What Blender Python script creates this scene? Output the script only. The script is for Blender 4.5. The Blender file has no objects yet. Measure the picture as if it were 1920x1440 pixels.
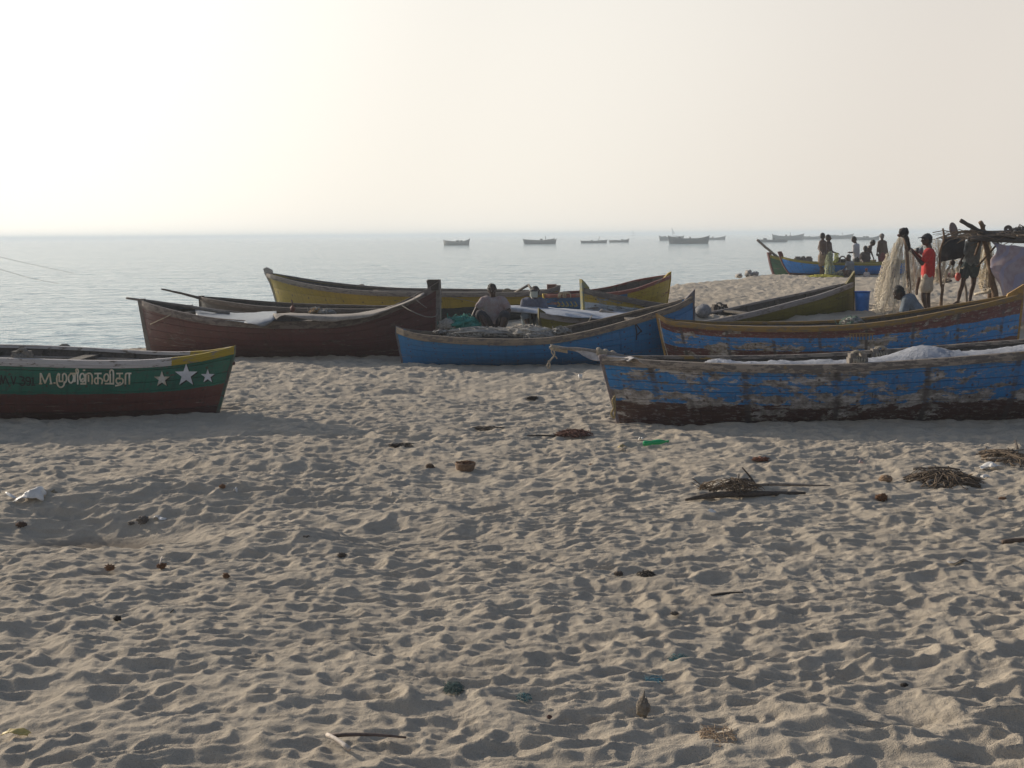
import bpy, bmesh, math, random, time
_T0 = time.time()
def lap(x): pass
import numpy as np
from mathutils import Vector, Matrix, Quaternion, noise as mn

S = bpy.context.scene
COL = S.collection
rad = math.radians
random.seed(7)
RNG = np.random.RandomState(11)

# ------------------------------------------------------------------ camera, sky, sun, exposure
CAM_H, FPX = 2.3, 2400.0
cd = bpy.data.cameras.new('camera')
cd.sensor_width = 36.0
cd.lens = 36.0 * FPX / 1920.0
cd.clip_start = 0.2
cd.clip_end = 40000
cam = bpy.data.objects.new('camera', cd)
COL.objects.link(cam)
RC = Matrix.Rotation(rad(90 - 6.648), 3, 'X') @ Matrix.Rotation(rad(-0.418), 3, 'Z')
cam.matrix_world = Matrix.Translation((0, 0, CAM_H)) @ RC.to_4x4()
S.camera = cam

SUN_EL, SUN_AZ = 19.5, -50.0        # azimuth from the viewing direction, negative = to the left
W = bpy.data.worlds.new("World")
S.world = W
W.use_nodes = True
wt = W.node_tree
sky = wt.nodes.new('ShaderNodeTexSky')
sky.sky_type = 'NISHITA'
sky.sun_disc = False
sky.sun_elevation = rad(SUN_EL)
sky.sun_rotation = rad(SUN_AZ)
sky.altitude = 0
sky.air_density = 1.0
sky.dust_density = 2.0
sky.ozone_density = 1.5
sd = Vector((math.sin(rad(SUN_AZ)) * math.cos(rad(SUN_EL)), math.cos(rad(SUN_AZ)) * math.cos(rad(SUN_EL)), math.sin(rad(SUN_EL))))
def wn(typ, **k):
    n = wt.nodes.new(typ)
    for a_, b_ in k.items(): setattr(n, a_, b_)
    return n
# hazy air: a warm veil that thickens towards the horizon and glows round the sun, the same all the way round
tcw = wn('ShaderNodeTexCoord')
nrm = wn('ShaderNodeVectorMath', operation='NORMALIZE'); wt.links.new(tcw.outputs['Generated'], nrm.inputs[0])
dot = wn('ShaderNodeVectorMath', operation='DOT_PRODUCT'); wt.links.new(nrm.outputs[0], dot.inputs[0]); dot.inputs[1].default_value = tuple(sd)
sepw = wn('ShaderNodeSeparateXYZ'); wt.links.new(nrm.outputs[0], sepw.inputs[0])
elr = wn('ShaderNodeMapRange', interpolation_type='SMOOTHSTEP'); wt.links.new(sepw.outputs[2], elr.inputs[0])
for i_, v_ in ((1, .10), (2, .75), (3, .95), (4, .0)): elr.inputs[i_].default_value = v_
glow = wn('ShaderNodeValToRGB'); wt.links.new(dot.outputs['Value'], glow.inputs[0])
gr = glow.color_ramp; gr.interpolation = 'EASE'
VEIL = [(0.0, (.36, .38, .43)), (.36, (.80, .74, .67)), (.66, (.98, .93, .84)), (.84, (1.18, 1.14, 1.04)), (1.0, (2.0, 1.95, 1.75))]
gr.elements[0].position, gr.elements[0].color = VEIL[0][0], (*VEIL[0][1], 1)
gr.elements[1].position, gr.elements[1].color = VEIL[4][0], (*VEIL[4][1], 1)
for p_, c_ in VEIL[1:4]:
    e_ = gr.elements.new(p_); e_.color = (*c_, 1)
SKY_K = 0.125
vsc = wn('ShaderNodeVectorMath', operation='SCALE'); wt.links.new(glow.outputs[0], vsc.inputs[0]); vsc.inputs['Scale'].default_value = 1 / SKY_K
mixw = wn('ShaderNodeMix', data_type='RGBA'); wt.links.new(elr.outputs[0], mixw.inputs[0])
wt.links.new(sky.outputs[0], mixw.inputs[6]); wt.links.new(vsc.outputs[0], mixw.inputs[7])
bg = wt.nodes['Background']
bg.inputs[1].default_value = SKY_K
wt.links.new(mixw.outputs[2], bg.inputs[0])

sl = bpy.data.lights.new('sun', 'SUN')
sl.energy = 4.1
sl.angle = rad(0.6)
sl.color = (1.0, 0.87, 0.71)
so = bpy.data.objects.new('sun', sl)
COL.objects.link(so)
sd = Vector((math.sin(rad(SUN_AZ)) * math.cos(rad(SUN_EL)), math.cos(rad(SUN_AZ)) * math.cos(rad(SUN_EL)), math.sin(rad(SUN_EL))))
so.rotation_euler = sd.to_track_quat('Z', 'Y').to_euler()
so.location = sd * 60

S.view_settings.view_transform = 'Standard'
S.view_settings.look = 'None'
S.view_settings.exposure = 0.0
S.view_settings.gamma = 1.0
S.view_settings.use_curve_mapping = False
S.render.engine = 'CYCLES'
S.cycles.max_bounces = 6
S.cycles.volume_bounces = 1
S.cycles.transparent_max_bounces = 12
S.cycles.use_denoising = True

# ------------------------------------------------------------------ helpers
RCn = np.array(RC)
def P(u, v, Y):
    """world point seen at pixel (u, v) of the 1920x1440 photograph, Y metres ahead"""
    d = RCn @ np.array([(u - 960) / FPX, (720 - v) / FPX, -1.0])
    return np.array([0, 0, CAM_H]) + d * (Y / d[1])

def lerp(a, b, t): return a + (b - a) * t
def sstep(x): x = np.clip(x, 0, 1); return x * x * (3 - 2 * x)

def hsh(ix, iy, seed):
    h = (ix.astype(np.int64) * 374761393 + iy.astype(np.int64) * 668265263 + seed * 1442695041) & 0xffffffff
    h = ((h ^ (h >> 13)) * 1274126177) & 0xffffffff
    return ((h ^ (h >> 16)) & 0xffff) / 65535.0
def vn(x, y, seed=0):
    ix = np.floor(x); iy = np.floor(y)
    fx = x - ix; fy = y - iy
    fx = fx * fx * fx * (fx * (fx * 6 - 15) + 10); fy = fy * fy * fy * (fy * (fy * 6 - 15) + 10)
    a = hsh(ix, iy, seed); b = hsh(ix + 1, iy, seed); c = hsh(ix, iy + 1, seed); d = hsh(ix + 1, iy + 1, seed)
    return (a + (b - a) * fx) * (1 - fy) + (c + (d - c) * fx) * fy - 0.5
def fbm(x, y, seed, octs=3, rough=0.5):
    r = 0; a = 1.0
    for k in range(octs):
        r = r + a * vn(x * 2 ** k * (1 + 0.07 * k) + 3.1 * k, y * 2 ** k + 7.7 * k, seed + k); a *= rough
    return r

def mesh_obj(name, verts, faces, mat=None, parent=None, smooth=True, uvs=None):
    me = bpy.data.meshes.new(name)
    me.from_pydata([tuple(map(float, v)) for v in verts], [], [tuple(f) for f in faces])
    if uvs is not None:
        ul = me.uv_layers.new(name='UVMap')
        li = np.empty(len(me.loops), dtype=np.int32); me.loops.foreach_get('vertex_index', li)
        ul.data.foreach_set('uv', np.asarray(uvs, dtype=np.float32)[li].ravel())
    if smooth: me.polygons.foreach_set('use_smooth', [True] * len(me.polygons))
    me.update()
    o = bpy.data.objects.new(name, me)
    COL.objects.link(o)
    if mat: me.materials.append(mat)
    if parent is not None:
        o.parent = parent
        if parent.type == 'EMPTY' or True:
            o.matrix_parent_inverse = parent.matrix_world.inverted()
    return o

def empty(name, loc, label=None, cat=None, group=None):
    o = bpy.data.objects.new(name, None)
    o.empty_display_size = 0.1
    o.matrix_world = Matrix.Translation(tuple(map(float, loc)))
    COL.objects.link(o)
    return tag(o, label, cat, group)
def tag(o, label=None, cat=None, group=None, kind=None):
    if label: o['label'] = label
    if cat: o['category'] = cat
    if group: o['group'] = group
    if kind: o['kind'] = kind
    return o

class MB:
    def __init__(s): s.v = []; s.f = []
    def add(s, v, f):
        n = len(s.v); s.v += [tuple(map(float, p)) for p in v]; s.f += [tuple(i + n for i in q) for q in f]; return s
    def tube(s, pts, r, n=6, close=True):
        v, f = tube_geo(pts, r, n, close); return s.add(v, f)
    def box(s, c, ex, ey, ez):
        c, ex, ey, ez = map(np.asarray, (c, ex, ey, ez))
        v = [c + i * ex + j * ey + k * ez for i in (-.5, .5) for j in (-.5, .5) for k in (-.5, .5)]
        return s.add(v, [(0, 1, 3, 2), (4, 6, 7, 5), (0, 4, 5, 1), (2, 3, 7, 6), (0, 2, 6, 4), (1, 5, 7, 3)])
    def obj(s, name, mat, parent=None, smooth=True): return mesh_obj(name, s.v, s.f, mat, parent, smooth)

def tube_geo(pts, r, n=6, close=True):
    pts = [np.asarray(p, float) for p in pts]
    m = len(pts)
    rr = r if hasattr(r, '__len__') else [r] * m
    V = []; F = []
    up = None
    for i, p in enumerate(pts):
        t = pts[min(i + 1, m - 1)] - pts[max(i - 1, 0)]
        t = t / (np.linalg.norm(t) + 1e-9)
        if up is None:
            up = np.array([0, 0, 1.0]) if abs(t[2]) < .9 else np.array([1.0, 0, 0])
        x = np.cross(t, up); x /= np.linalg.norm(x) + 1e-9
        y = np.cross(x, t); up = y
        for k in range(n):
            a = 2 * math.pi * k / n
            V.append(p + rr[i] * (math.cos(a) * x + math.sin(a) * y))
        if i:
            b = (i - 1) * n
            for k in range(n):
                F.append((b + k, b + (k + 1) % n, b + n + (k + 1) % n, b + n + k))
    if close:
        F.append(tuple(range(n))[::-1]); F.append(tuple((m - 1) * n + k for k in range(n)))
    return V, F

def spline(pts, k=6):
    pts = [np.asarray(p, float) for p in pts]
    out = []
    for i in range(len(pts) - 1):
        p0 = pts[max(i - 1, 0)]; p1 = pts[i]; p2 = pts[i + 1]; p3 = pts[min(i + 2, len(pts) - 1)]
        for j in range(k):
            t = j / k
            out.append(0.5 * ((2 * p1) + (-p0 + p2) * t + (2 * p0 - 5 * p1 + 4 * p2 - p3) * t * t + (-p0 + 3 * p1 - 3 * p2 + p3) * t ** 3))
    out.append(pts[-1])
    return out

def pts_interp(x, xs, ys):
    """smooth interpolation (Hermite with finite differences)"""
    xs = np.asarray(xs, float); ys = np.asarray(ys, float)
    m = np.gradient(ys, xs)
    x = np.clip(np.asarray(x, float), xs[0], xs[-1])
    i = np.clip(np.searchsorted(xs, x, side='right') - 1, 0, len(xs) - 2)
    h = xs[i + 1] - xs[i]; t = (x - xs[i]) / h
    return (2*t**3 - 3*t**2 + 1) * ys[i] + (t**3 - 2*t**2 + t) * h * m[i] + (-2*t**3 + 3*t**2) * ys[i + 1] + (t**3 - t**2) * h * m[i + 1]

# ------------------------------------------------------------------ materials
def nd(nt, typ, ins=None, **pr):
    n = nt.nodes.new(typ)
    for k, v in pr.items(): setattr(n, k, v)
    for k, v in (ins or {}).items():
        s = n.inputs[k]
        if isinstance(v, bpy.types.NodeSocket): nt.links.new(v, s)
        else:
            if hasattr(s.default_value, '__len__') and hasattr(v, '__len__') and len(v) == 3 and len(s.default_value) == 4: v = (*v, 1)
            s.default_value = v
    return n
def new_mat(name):
    m = bpy.data.materials.new(name); m.use_nodes = True
    nt = m.node_tree
    return m, nt, nt.nodes['Principled BSDF']
def mixc(nt, fac, a, b, mode='MIX'):
    n = nt.nodes.new('ShaderNodeMix'); n.data_type = 'RGBA'; n.blend_type = mode
    for idx, v in ((0, fac), (6, a), (7, b)):
        s = n.inputs[idx]
        if isinstance(v, bpy.types.NodeSocket): nt.links.new(v, s)
        else: s.default_value = (*v, 1) if hasattr(v, '__len__') and len(v) == 3 else v
    return n.outputs[2]
def mth(nt, op, a, b=None, clamp=False):
    n = nt.nodes.new('ShaderNodeMath'); n.operation = op; n.use_clamp = clamp
    for i, v in enumerate((a, b)):
        if v is None: continue
        if isinstance(v, bpy.types.NodeSocket): nt.links.new(v, n.inputs[i])
        else: n.inputs[i].default_value = v
    return n.outputs[0]
def mrange(nt, v, a, b, c=0.0, d=1.0):
    n = nd(nt, 'ShaderNodeMapRange', {'Value': v, 'From Min': a, 'From Max': b, 'To Min': c, 'To Max': d}); return n.outputs[0]
def ntex(nt, vec, scale, detail=3, rough=.55, dist=0.0):
    return nd(nt, 'ShaderNodeTexNoise', {'Vector': vec, 'Scale': scale, 'Detail': detail, 'Roughness': rough, 'Distortion': dist}).outputs['Fac']
def scaled(nt, vec, sc, loc=(0, 0, 0)):
    return nd(nt, 'ShaderNodeMapping', {'Vector': vec, 'Scale': sc, 'Location': loc}).outputs[0]

_mc = {}
def plain(name, col, rough=.7, var=.25, scale=14, bump=.25, col2=None, metal=0.0, stretch=(1, 1, 1)):
    """weathered single material: colour varied by noise, small relief"""
    key = (name, tuple(col))
    if key in _mc: return _mc[key]
    m, nt, b = new_mat(name)
    tc = nd(nt, 'ShaderNodeTexCoord').outputs['Object']
    v = scaled(nt, tc, stretch)
    n1 = ntex(nt, v, scale, 4, .65)
    c2 = col2 or tuple(c * (1 - var) * .8 for c in col)
    c = mixc(nt, mrange(nt, n1, .35, .65), col, c2)
    n2 = ntex(nt, v, scale * 5, 3)
    c = mixc(nt, mrange(nt, n2, .3, .7, 0, var), c, tuple(min(1, x * 1.5 + .03) for x in col))
    nt.links.new(c, b.inputs['Base Color'])
    b.inputs['Roughness'].default_value = rough
    b.inputs['Metallic'].default_value = metal
    bp = nd(nt, 'ShaderNodeBump', {'Strength': bump, 'Distance': .02, 'Height': n2})
    nt.links.new(bp.outputs[0], b.inputs['Normal'])
    _mc[key] = m
    return m

def hull_mat(name, bands, seed, wear=.3, wearcol=(.26, .24, .21), wear2=None, dirt=.35, H=.8, wbot=None, vband=0, tail=None):
    """boat paint: bands of colour by height on the hull (v = 0 gunwale .. 1 keel), worn patches, grime, streaks"""
    m, nt, b = new_mat(name)
    uv = nd(nt, 'ShaderNodeTexCoord').outputs['UV']
    sep = nd(nt, 'ShaderNodeSeparateXYZ', {'Vector': uv})
    x, s = sep.outputs[0], sep.outputs[1]
    vec = nd(nt, 'ShaderNodeCombineXYZ', {'X': x, 'Y': mth(nt, 'MULTIPLY', s, H), 'Z': seed * 3.7}).outputs[0]
    wob = ntex(nt, scaled(nt, vec, (1.2, 1, 1)), 3, 3)
    ss = mth(nt, 'ADD', s, mrange(nt, wob, 0, 1, -.022, .022))
    wob2 = ntex(nt, vec, 40, 2)
    ss = mth(nt, 'ADD', ss, mrange(nt, wob2, 0, 1, -.012, .012))
    r = nd(nt, 'ShaderNodeValToRGB', {'Fac': ss})
    cr = r.color_ramp; cr.interpolation = 'CONSTANT'
    cr.elements[0].position = 0; cr.elements[0].color = (*bands[0][1], 1)
    for i in range(1, len(bands)):
        pos = bands[i - 1][0]
        if i == 1: e = cr.elements[1]; e.position = pos
        else: e = cr.elements.new(pos)
        e.color = (*bands[i][1], 1)
    c = r.outputs[0]
    if tail: c = mixc(nt, mrange(nt, mth(nt, 'ADD', x, mrange(nt, wob2, 0, 1, -.03, .03)), tail[0] - .01, tail[0] + .01), c, tail[1])
    # faded tone
    n0 = ntex(nt, scaled(nt, vec, (.7, 2.2, 1)), 2.2, 5, .65)
    c = mixc(nt, mrange(nt, n0, .35, .7, 0, .55), c, mixc(nt, 1.0, c, (.55, .6, .62), 'MULTIPLY'))
    # worn patches
    n1 = ntex(nt, scaled(nt, vec, (.55, 1.7, 1)), 5.5, 8, .68, .35)
    n1b = ntex(nt, scaled(nt, vec, (.3, 1, 1), (5, 2, 1)), 1.6, 2)
    w = mth(nt, 'ADD', n1, mrange(nt, n1b, .3, .7, -.09, .09))
    if wbot: w = mth(nt, 'ADD', w, mrange(nt, mth(nt, 'ABSOLUTE', mth(nt, 'SUBTRACT', s, wbot)), 0, .13, .085, 0)); w = mth(nt, 'ADD', w, mrange(nt, s, wbot + .08, wbot + .16, 0, -.07))
    th = .5 + (.5 - wear) * .42
    wm = mrange(nt, w, th - .008, th + .012)
    wc = mixc(nt, mrange(nt, ntex(nt, vec, 16, 4), .35, .65), wearcol, wear2 or tuple(k * .45 for k in wearcol))
    wlight = mixc(nt, mrange(nt, ntex(nt, scaled(nt, vec, (.6, 2, 1), (2, 8, 1)), 7, 5, .7), .48, .60), wc, tuple(min(1, k * 1.5) for k in wearcol))
    c = mixc(nt, wm, c, wlight)
    # small chips and scratches over everything
    n1c = ntex(nt, scaled(nt, vec, (.5, 1.8, 1), (7, 3, 5)), 24, 5, .7)
    thc = .60 - .10 * wear
    c = mixc(nt, mrange(nt, n1c, thc, thc + .02, 0, .65), c, wc)
    n1d = ntex(nt, scaled(nt, vec, (.8, 1.6, 1), (1, 6, 9)), 9, 6, .7)
    c = mixc(nt, mrange(nt, n1d, .56, .62, 0, .40 * min(1, wear * 2.2)), c, (.07, .05, .04))
    if vband:
        vb = mth(nt, 'ABSOLUTE', mth(nt, 'SUBTRACT', mth(nt, 'FRACT', mth(nt, 'ADD', mth(nt, 'MULTIPLY', x, vband), mrange(nt, wob, 0, 1, -.03, .03))), .5))
        vm = mth(nt, 'MULTIPLY', mrange(nt, vb, .05, .02), mrange(nt, n1, .42, .52, .1, .85))
        c = mixc(nt, vm, c, (.06, .05, .045))
    # dark stains (rust at fastenings)
    n2 = ntex(nt, scaled(nt, vec, (1, 1.2, 1), (9, 4, 2)), 4.2, 5, .6)
    c = mixc(nt, mrange(nt, n2, .60, .72, 0, dirt), c, (.035, .025, .018))
    # fastenings: small rusty heads in rows on every plank, a stain under each
    fx = mth(nt, 'SUBTRACT', mth(nt, 'FRACT', mth(nt, 'ADD', mth(nt, 'MULTIPLY', x, 2.1), mrange(nt, n0, 0, 1, 0, .25))), .5)
    fy = mth(nt, 'SUBTRACT', mth(nt, 'FRACT', mth(nt, 'MULTIPLY', s, 6.0)), .3)
    rd = mth(nt, 'ADD', mth(nt, 'POWER', mth(nt, 'MULTIPLY', fx, .476), 2.0), mth(nt, 'POWER', mth(nt, 'MULTIPLY', fy, .13), 2.0))
    c = mixc(nt, mrange(nt, rd, .00035, .00012, 0, .8), c, (.05, .028, .018))
    # streaks running down
    n3 = ntex(nt, scaled(nt, vec, (14, .9, 1)), 1.6, 3)
    c = mixc(nt, mrange(nt, n3, .5, .8, 0, .5), c, mixc(nt, 1.0, c, (.4, .4, .42), 'MULTIPLY'))
    # sand dust and scuffs near the bottom
    n4 = ntex(nt, scaled(nt, vec, (.35, 5, 1)), 7, 6, .75)
    c = mixc(nt, mth(nt, 'MULTIPLY', mrange(nt, n4, .6, .66, 0, .75), mrange(nt, s, .5, .8)), c, (.30, .25, .20))
    nt.links.new(c, b.inputs['Base Color'])
    nt.links.new(mrange(nt, wm, 0, 1, .5, .85), b.inputs['Roughness'])
    h = mth(nt, 'ADD', mth(nt, 'MULTIPLY', wm, -.5), mth(nt, 'MULTIPLY', ntex(nt, scaled(nt, vec, (.3, 3, 1)), 26, 4), .6))
    bp = nd(nt, 'ShaderNodeBump', {'Strength': .5, 'Distance': .006, 'Height': h})
    nt.links.new(bp.outputs[0], b.inputs['Normal'])
    return m

def strip_mat(name, col, seed, wear=.4, wearcol=(.24, .21, .18), spots=None, ends=None):
    """painted timber strip with UV u = metres along"""
    m, nt, b = new_mat(name)
    uv = nd(nt, 'ShaderNodeTexCoord').outputs['UV']
    vec = nd(nt, 'ShaderNodeVectorMath', {0: uv, 1: (0, 0, seed * 2.3)}).outputs[0]
    base = col
    if ends:      # (u_from, colour) painted tip
        sep = nd(nt, 'ShaderNodeSeparateXYZ', {'Vector': uv})
        f = mrange(nt, mth(nt, 'ADD', sep.outputs[0], mrange(nt, ntex(nt, vec, 30, 2), 0, 1, -.02, .02)), ends[0] - .004, ends[0] + .004)
        base = mixc(nt, f, col, ends[1])
    n1 = ntex(nt, scaled(nt, vec, (1, 2.5, 1)), 6, 6, .7)
    th = .5 + (.5 - wear) * .42
    c = mixc(nt, mrange(nt, n1, th - .03, th + .03), base, wearcol)
    if spots:
        n2 = ntex(nt, scaled(nt, vec, (1, 1, 1), (3, 1, 0)), 2.6, 3)
        c = mixc(nt, mrange(nt, n2, .62, .68), c, spots)
    n3 = ntex(nt, scaled(nt, vec, (.5, 14, 1)), 8, 4)
    c = mixc(nt, mrange(nt, n3, .4, .75, 0, .6), c, mixc(nt, 1.0, c, (.4, .38, .36), 'MULTIPLY'))
    nt.links.new(c, b.inputs['Base Color']); b.inputs['Roughness'].default_value = .75
    bp = nd(nt, 'ShaderNodeBump', {'Strength': .5, 'Distance': .006, 'Height': n3})
    nt.links.new(bp.outputs[0], b.inputs['Normal'])
    return m

def net_mat(name, col, cell=.05, thick=.22, col2=None):
    """fishing-net twine: knotted mesh with real holes"""
    m, nt, b = new_mat(name)
    uv = nd(nt, 'ShaderNodeTexCoord').outputs['UV']
    wv = nd(nt, 'ShaderNodeVectorMath', {0: uv, 1: nd(nt, 'ShaderNodeVectorMath', {0: nd(nt, 'ShaderNodeTexNoise', {'Vector': uv, 'Scale': 3.0, 'Detail': 3}).outputs['Color'], 'Scale': .35}, operation='SCALE').outputs[0]}).outputs[0]
    sep = nd(nt, 'ShaderNodeSeparateXYZ', {'Vector': wv})
    p = mth(nt, 'ADD', sep.outputs[0], sep.outputs[1]); q = mth(nt, 'SUBTRACT', sep.outputs[0], sep.outputs[1])
    def line(x): return mth(nt, 'LESS_THAN', mth(nt, 'ABSOLUTE', mth(nt, 'SUBTRACT', mth(nt, 'FRACT', mth(nt, 'MULTIPLY', x, 1 / cell)), .5)), thick / 2)
    fold = mth(nt, 'GREATER_THAN', ntex(nt, scaled(nt, uv, (9, .8, 1)), 1.6, 5, .7), .665)
    a = mth(nt, 'MAXIMUM', mth(nt, 'MAXIMUM', line(p), line(q)), fold)
    n1 = ntex(nt, scaled(nt, uv, (6, 1, 1)), 2, 4)
    c = mixc(nt, mrange(nt, n1, .35, .65), col, col2 or tuple(k * .6 for k in col))
    nt.links.new(c, b.inputs['Base Color']); nt.links.new(a, b.inputs['Alpha'])
    b.inputs['Roughness'].default_value = .8
    b.inputs['Transmission Weight'].default_value = 0
    return m

WOOD_GREY = plain('grey_weathered_wood', (.20, .175, .15), .85, .35, 10, .5, stretch=(1, 1, 1))
WOOD_DARK = plain('dark_wet_wood', (.055, .042, .034), .8, .4, 12, .5)
WOOD_BROWN = plain('brown_stick_wood', (.16, .095, .05), .85, .4, 12, .5)
ROPE = plain('pale_rope', (.42, .36, .27), .9, .3, 60, .6)
ROPE_DK = plain('grey_rope', (.22, .2, .17), .9, .3, 60, .6)
SKIN = plain('dark_skin', (.055, .026, .016), .5, .15, 20, .1)
SKIN2 = plain('brown_skin', (.075, .036, .022), .5, .15, 20, .1)
HAIR = plain('black_hair', (.012, .010, .009), .6, .3, 60, .7)
EYE = plain('eye_white', (.5, .48, .45), .4, .05, 20, .0)
RIBM = plain('dull_rib_wood', (.10, .085, .07), .9, .4, 8, .5)
LINING = plain('grey_boat_lining', (.085, .075, .065), .9, .45, 7, .5)

# ------------------------------------------------------------------ terrain
SHX = np.array([-200, -40, -20, -12, -9.4, -7.6, -5, -2, 1, 3.5, 5.4, 9, 15, 30, 60, 200.])
SHY = np.array([-60, 10, 21.5, 26.2, 27.6, 28.4, 29.6, 31.5, 33.5, 38.5, 44.5, 51.5, 57.5, 66, 76, 110.])
SEA_Z = -0.30
def terr(x, y):
    x = np.asarray(x, float); y = np.asarray(y, float)
    ys = np.interp(x, SHX, SHY)
    d = (ys - y) * .8 + .35 * fbm(x * .35, y * .35, 5, 2)                  # distance inland
    T = .67 * sstep((x + 1.5) / 4.5) * sstep((y - 23.6) / 2.6)
    T = T + .22 * sstep((y - 24) / 3.5) * (1 - sstep((x + 1.5) / 4.5)) * sstep((x + 6) / 3)
    T = T + .10 * fbm(x * .22, y * .22, 21, 2) * sstep((y - 4) / 4)
    T = T + .16 * np.exp(-(((x + 7.0) / 1.5) ** 2 + ((y - 26.2) / .9) ** 2))      # mound behind the green boat
    # hollows and heaps of the foreground
    T = T - .27 * np.exp(-(((x + 3.45) / 1.15) ** 2 + ((y - 10.3) / .55) ** 2))
    T = T + .11 * np.exp(-(((x + 3.4) / 1.3) ** 2 + ((y - 11.6) / .4) ** 2))
    T = T + .16 * np.exp(-(((x + 1.75) / .6) ** 2 + ((y - 9.75) / .35) ** 2))
    T = T - .10 * np.exp(-(((x + 1.1) / .7) ** 2 + ((y - 9.9) / .35) ** 2))
    T = T + .13 * np.exp(-(((x + 2.6) / .8) ** 2 + ((y - 12.9) / .35) ** 2))
    T = T - .09 * np.exp(-(((x + 2.1) / .8) ** 2 + ((y - 13.4) / .4) ** 2))
    k = sstep((d + .2) / 3.2)
    below = SEA_Z - .02 - .12 * np.clip(-d, 0, 25)
    return np.where(d < -.2, below, below + (T - below) * k)

def ground_z(x, y): return float(terr(np.array([x]), np.array([y]))[0])
def G(u, v):
    """point of the beach seen at a pixel"""
    d = RCn @ np.array([(u - 960) / FPX, (720 - v) / FPX, -1.0]); d = d / d[1]
    Y = np.linspace(3, 70, 4000)
    X = d[0] * Y; Z = CAM_H + d[2] * Y
    i = int(np.argmax(Z <= terr(X, Y)))
    return np.array([X[i], Y[i], ground_z(X[i], Y[i])])

# trampled sand: overlapping bowls with sharp rims, as thousands of feet leave it
def bowls():
    sp = .125
    ys = np.arange(2.5, 66, sp)
    L = []
    for y in ys:
        hw = .5 * (y + 3) + .4
        n = int(2 * hw / sp)
        x = (np.arange(n) - n / 2) * sp
        L.append(np.stack([x, np.full(n, y)], 1))
    p = np.concatenate(L)
    p += RNG.uniform(-.09, .09, p.shape)
    keep = RNG.rand(len(p)) < .80
    p = p[keep]
    n = len(p)
    r = RNG.uniform(.045, .125, n) * (1 + .7 * (RNG.rand(n) < .10))
    el = RNG.uniform(1.0, 1.9, n)
    an = RNG.normal(0.15, .75, n)
    dp = r * RNG.uniform(.20, .44, n)
    return p, r, el, an, dp
BW = bowls()
class HField:
    def __init__(s, x0, x1, y0, y1, res):
        s.x0, s.y0, s.res = x0, y0, res
        nx = int((x1 - x0) / res); ny = int((y1 - y0) / res)
        H = np.zeros((ny, nx), np.float32) + .012
        p, r, el, an, dp = BW
        m = (p[:, 0] > x0 + .01) & (p[:, 0] < x1) & (p[:, 1] > y0) & (p[:, 1] < y1)
        for i in np.nonzero(m)[0]:
            R = r[i] * el[i] * 1.25
            a0 = max(int((p[i, 0] - R - x0) / res), 0); a1 = min(int((p[i, 0] + R - x0) / res) + 2, nx)
            b0 = max(int((p[i, 1] - R - y0) / res), 0); b1 = min(int((p[i, 1] + R - y0) / res) + 2, ny)
            if a1 <= a0 or b1 <= b0: continue
            X = (np.arange(a0, a1) * res + x0 - p[i, 0])[None, :]; Yv = (np.arange(b0, b1) * res + y0 - p[i, 1])[:, None]
            c, q = math.cos(an[i]), math.sin(an[i])
            A = (X * c + Yv * q) / (r[i] * el[i]); B = (-X * q + Yv * c) / r[i]
            z = dp[i] * ((A * A + B * B) - 1)
            sub = H[b0:b1, a0:a1]
            np.minimum(sub, z, out=sub)
        for _ in range(1 if res > .015 else 3):
            H[1:-1, 1:-1] = (H[1:-1, 1:-1] * 2 + H[:-2, 1:-1] + H[2:, 1:-1] + H[1:-1, :-2] + H[1:-1, 2:]) / 6
        s.H = H
    def at(s, x, y):
        fx = np.clip((x - s.x0) / s.res, 0, s.H.shape[1] - 1.01); fy = np.clip((y - s.y0) / s.res, 0, s.H.shape[0] - 1.01)
        ix = fx.astype(int); iy = fy.astype(int); tx = fx - ix; ty = fy - iy
        H = s.H
        return (H[iy, ix] * (1 - tx) + H[iy, ix + 1] * tx) * (1 - ty) + (H[iy + 1, ix] * (1 - tx) + H[iy + 1, ix + 1] * tx) * ty
HN = HField(-7, 7, 3.0, 11.5, .009)
HF = HField(-17, 17, 10.0, 28, .02)
HB = HField(-34, 34, 26.0, 66, .04)
def detail(x, y):
    wx = x + .05 * fbm(x * 3.1, y * 3.1, 31, 2); wy = y + .05 * fbm(x * 3.3, y * 3.3, 41, 2)
    a = HN.at(wx, wy); b = HF.at(wx, wy); c = HB.at(wx, wy)
    t1 = sstep((y - 10.2) / .8); t2 = sstep((y - 26.6) / .8)
    h = (a * (1 - t1) + b * t1) * (1 - t2) + c * t2
    amp = .95 + .4 * vn(x * .45, y * .45, 51) + .3 * vn(x * 1.3, y * 1.3, 52)
    h = h * amp
    def ridge(n_): return (.5 - np.abs(n_)) * 2 - .5
    u_ = x + .12 * vn(x * 1.7, y * 1.7, 81); v_ = y + .30 * vn(x * .8, y * .9, 82) - .12 * x
    h = h * .52 + .053 * (.65 + .6 * vn(x * .6, y * .6, 85)) * ridge(vn(u_ * 2.8, v_ * 5.6, 83) * 1.15 + .25 * vn(x * 5, y * 8, 84)) \
        + .027 * ridge(vn(u_ * 6.2, v_ * 12.5, 86) + .25 * vn(x * 13, y * 17, 87)) + .009 * ridge(vn(u_ * 12, v_ * 22, 88))
    h = h + .034 * fbm(x * 1.5, y * 1.9, 61, 2) + .010 * fbm(x * 9, y * 11, 63, 2)
    rough = np.clip(vn(x * .8, y * .8, 71) * 2.4 + .35, 0, 1)
    h = h + (.3 + rough) * .0055 * fbm(x * 17, y * 17, 65, 3, .6)
    h = h * (1 + .15 * sstep((y - 24) / 6)) + sstep((y - 24) / 6) * .03 * fbm(x * 3.2, y * 4, 97, 2)
    return h
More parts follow.
